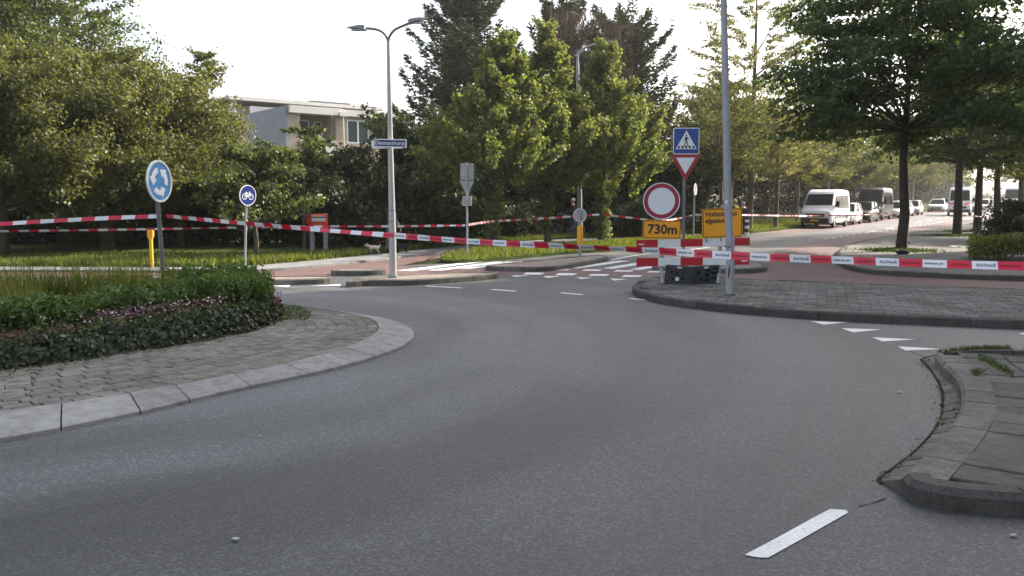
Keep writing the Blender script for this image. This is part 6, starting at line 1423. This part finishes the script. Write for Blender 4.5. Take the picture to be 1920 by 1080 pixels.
# --- planting on the roundabout island
def ringpts(g, n, r0, r1, a0=-125, a1=75):
    """points between two distances inside the bed edge"""
    a = g.uniform(a0, a1, n); o = g.uniform(r0, r1, n); r_ = np.interp(a, BED[0], BED[1]) - o; ok = r_ > .02; a, o, r_ = a[ok], o[ok], r_[ok]
    return np.stack([ISL[0] + r_ * np.cos(np.radians(a)), ISL[1] + r_ * np.sin(np.radians(a))], 1), o, a
sheet('flower_bed', [pp(a, pr(BED, a) - .05) for a in range(-180, 180, 6)], .11, M['soil'], .1)
n = 17000; xy, o, a = ringpts(g, n, -.1, .95); top = np.clip((o + .12) / .22, 0, 1) ** .5 * .24 + .05 + .035 * np.sin(a * .35) + .03 * np.sin(a * 1.1 + 2)
u = g.random(len(o)) ** .6; z = .06 + np.maximum(top, .03) * np.where(o < .14, g.random(len(o)), u); P = np.column_stack([xy, z])
N = np.column_stack([np.cos(np.radians(a)) * np.where(o < .15, .9, .2), np.sin(np.radians(a)) * np.where(o < .15, .9, .2), np.full(len(o), .6)]) + g.normal(size=(len(o), 3)) * .45
lo = (o < .3)
tag(foliage('ground_cover', [leaf_cards(g, P[lo], N[lo], .06, .05, .2)], 'ivy', None), 'dark glossy ivy ground cover edging the roundabout bed', 'ground cover', None, 'stuff')
tag(foliage('low_foliage', [leaf_cards(g, P[~lo], N[~lo], .055, .045, .1)], 'ivy_top', None), 'lighter low foliage on top of the ivy edging', 'ground cover', None, 'stuff')
n = 26000; sp, o, a = ringpts(g, 1500, .85, 1.55, -125, 80); sh = np.clip((a - 2) / 24, 0, 1) * .78; o = o - sh; r_ = np.interp(a, BED[0], BED[1]) - o; sp = np.stack([ISL[0] + r_ * np.cos(np.radians(a)), ISL[1] + r_ * np.sin(np.radians(a))], 1)
si = g.integers(0, len(sp), n); xy = sp[si] + g.normal(size=(n, 2)) * .022; o = o[si]; a = a[si]; vig = g.uniform(.8, 1.12, len(sp))[si]; hh = (.46 + .10 * np.clip(a / 30, 0, 1) + .04 * np.sin(a * .15) + .03 * np.sin(a * .6)) * vig
z = .12 + hh * g.random(len(o)) ** .55; P = np.column_stack([xy + g.normal(size=(len(o), 2)) * .02, z])
N = np.column_stack([np.cos(np.radians(a)) * .5, np.sin(np.radians(a)) * .5, np.full(len(o), .35)]) + g.normal(size=(len(o), 3)) * .6
hd_ = foliage('hedge', [leaf_cards(g, P, N, .075, .035, -.6)], 'shrub', None); tag(hd_, 'loose green shrub hedge curving through the roundabout bed', 'hedge')
st = MB()
for q in range(120):
    i = int(g.integers(len(o))); st.tube([(xy[i][0], xy[i][1], .1), (xy[i][0] + g.normal() * .03, xy[i][1] + g.normal() * .03, .12 + hh[i] * .9)], .006, 4, False)
so_ = st.build('stems', M['bark_brown'], hd_); so_['kind'] = 'stuff'
def flowers(n, a0, a1, r0, r1, z0, z1, mat, label, s=.032):
    xy, o, a = ringpts(g, n, r0, r1, a0, a1); z = z0 + (z1 - z0) * g.random(len(o)); P = np.column_stack([xy, z]); N = g.normal(size=(len(o), 3)) * .6; N[:, 2] += .5; N[:, 1] -= .4
    tag(foliage('flowers', [leaf_cards(g, P, N, s, s * .75, 0)], mat, None), label, 'flowers', None, 'stuff')
flowers(480, -58, 20, .5, .85, .32, .46, 'pink', 'drift of purple-pink flowers along the middle of the bed')
flowers(420, -112, -78, .5, .9, .34, .5, 'pink', 'purple flowers at the left end of the bed')
flowers(260, -70, 32, .35, .9, .32, .5, 'whitefl', 'scattered pale flowers over the ground cover', .028)
flowers(300, 24, 48, -.06, .12, .12, .4, 'pink', 'pink flowering shrub at the right end of the bed', .035)
flowers(1600, -100, -60, .35, .75, .28, .36, 'rosebrown', 'faded brownish flower heads left in the ground cover', .035)
xy, o, a = ringpts(g, 11000, 1.45, 2.9, -180, 180); blades(g, np.column_stack([xy, np.full(len(o), .1)]), .78, .012, 'grassb', 'ornamental_grass', 'tall yellow-green grass in the middle of the roundabout', lean=.3, patchy=True)
xy, o, a = ringpts(g, 4500, 1.5, 2.9, -180, 180); blades(g, np.column_stack([xy, np.full(len(o), .1)]), .82, .008, 'straw', 'dry_grass', 'dry straw-coloured stalks in the middle of the roundabout', lean=.3, patchy=True)
xy, o, a = ringpts(g, 4000, .9, 1.6, 70, 180); blades(g, np.column_stack([xy, np.full(len(o), .1)]), .62, .012, 'grassb', 'ornamental_grass', 'tall grass on the far side of the roundabout bed', lean=.25)
# moss and weeds at the right end of the bed
xy, o, a = ringpts(g, 700, -.45, -.02, 15, 45); blades(g, np.column_stack([xy, np.full(len(o), .08)]), .05, .008, 'lf_plane', 'weeds', 'low weeds spreading over the pavers at the right end of the bed', 'weeds', lean=.9)
# --- clipped hedge right
hx0, hx1, hy0, hy1 = 11.55, 16.6, 22.0, 24.6; n = 15000
P = np.column_stack([g.uniform(hx0 + .15, hx1, n), g.uniform(hy0, hy1, n), .12 + .62 * g.random(n) ** .45]); P[:, 2] += .05 * np.sin(P[:, 0] * 3) + .04 * np.sin(P[:, 1] * 4 + P[:, 0])
P[:, 0] += (P[:, 1] - hy0) * .62; cut = (P[:, 0] - hx0 - (P[:, 1] - hy0) * .62) < .35 * g.random(n) * (P[:, 2] > .5); P = P[~cut]; N = g.normal(size=(len(P), 3)) * .6; N[:, 2] += .6; N[:, 1] -= .3
hd2 = foliage('hedge', [leaf_cards(g, P, N, .085, .06, 0)], 'hedge', None); tag(hd2, 'low clipped yellow-green hedge on the far pavement at the right edge', 'hedge')
m = MB()
for q in range(60): y = g.uniform(hy0 + .2, hy1); x = g.uniform(hx0 + .3, hx1) + (y - hy0) * .62; m.tube([(x, y, .1), (x + g.normal() * .05, y, .6)], .01, 4, False)
so_ = m.build('stems', M['bark_dark'], hd2); so_['kind'] = 'stuff'

# dry leaves blown along the kerbs
pts_ = []
for line_, zz, k_, wd_ in ((go, .012, 150, .05), ([(x, y + 12) for x, y in Afront[:36]], .006, 260, .12), ([(1757, 667), (1790, 700), (1802, 740), (1792, 790)], .03, 60, .02), ([(0, 704), (233, 668), (408, 640), (520, 604)], .09, 160, .08)):
    for _ in range(k_):
        i = g.uniform(0, len(line_) - 1.01); j = int(i); x = line_[j][0] + (line_[j + 1][0] - line_[j][0]) * (i - j); y = line_[j][1] + (line_[j + 1][1] - line_[j][1]) * (i - j)
        p = G(x, y, zz); pts_.append((p.x + g.normal() * wd_, p.y + g.normal() * wd_, zz + .008 + g.random() * .01))
P = np.array(pts_); N = g.normal(size=P.shape) * .3; N[:, 2] += 1
tag(foliage('fallen_leaves', [leaf_cards(g, P, N, .035, .02, 0)], 'leafbits', None), 'dry fallen leaves and grit gathered along the kerbs', 'leaf litter', None, 'stuff')

# ---------------------------------------------------------------- thin haze in one closed box, added for the glare veil at right
m = MB(); m.box(-320, 320, -30, 420, -1.2, 26); m_ = bpy.data.materials.new('haze_veil'); m_.use_nodes = True; n = m_.node_tree; n.nodes.clear()
pv_ = n.nodes.new('ShaderNodeVolumePrincipled'); pv_.inputs['Color'].default_value = (1, .98, .95, 1); pv_.inputs['Density'].default_value = .0005; pv_.inputs['Anisotropy'].default_value = .45
oo = n.nodes.new('ShaderNodeOutputMaterial'); n.links.new(pv_.outputs[0], oo.inputs['Volume']); hz = m.build('haze', m_); hz['kind'] = 'stuff'; hz['label'] = 'thin haze added for the bright veil of glare'
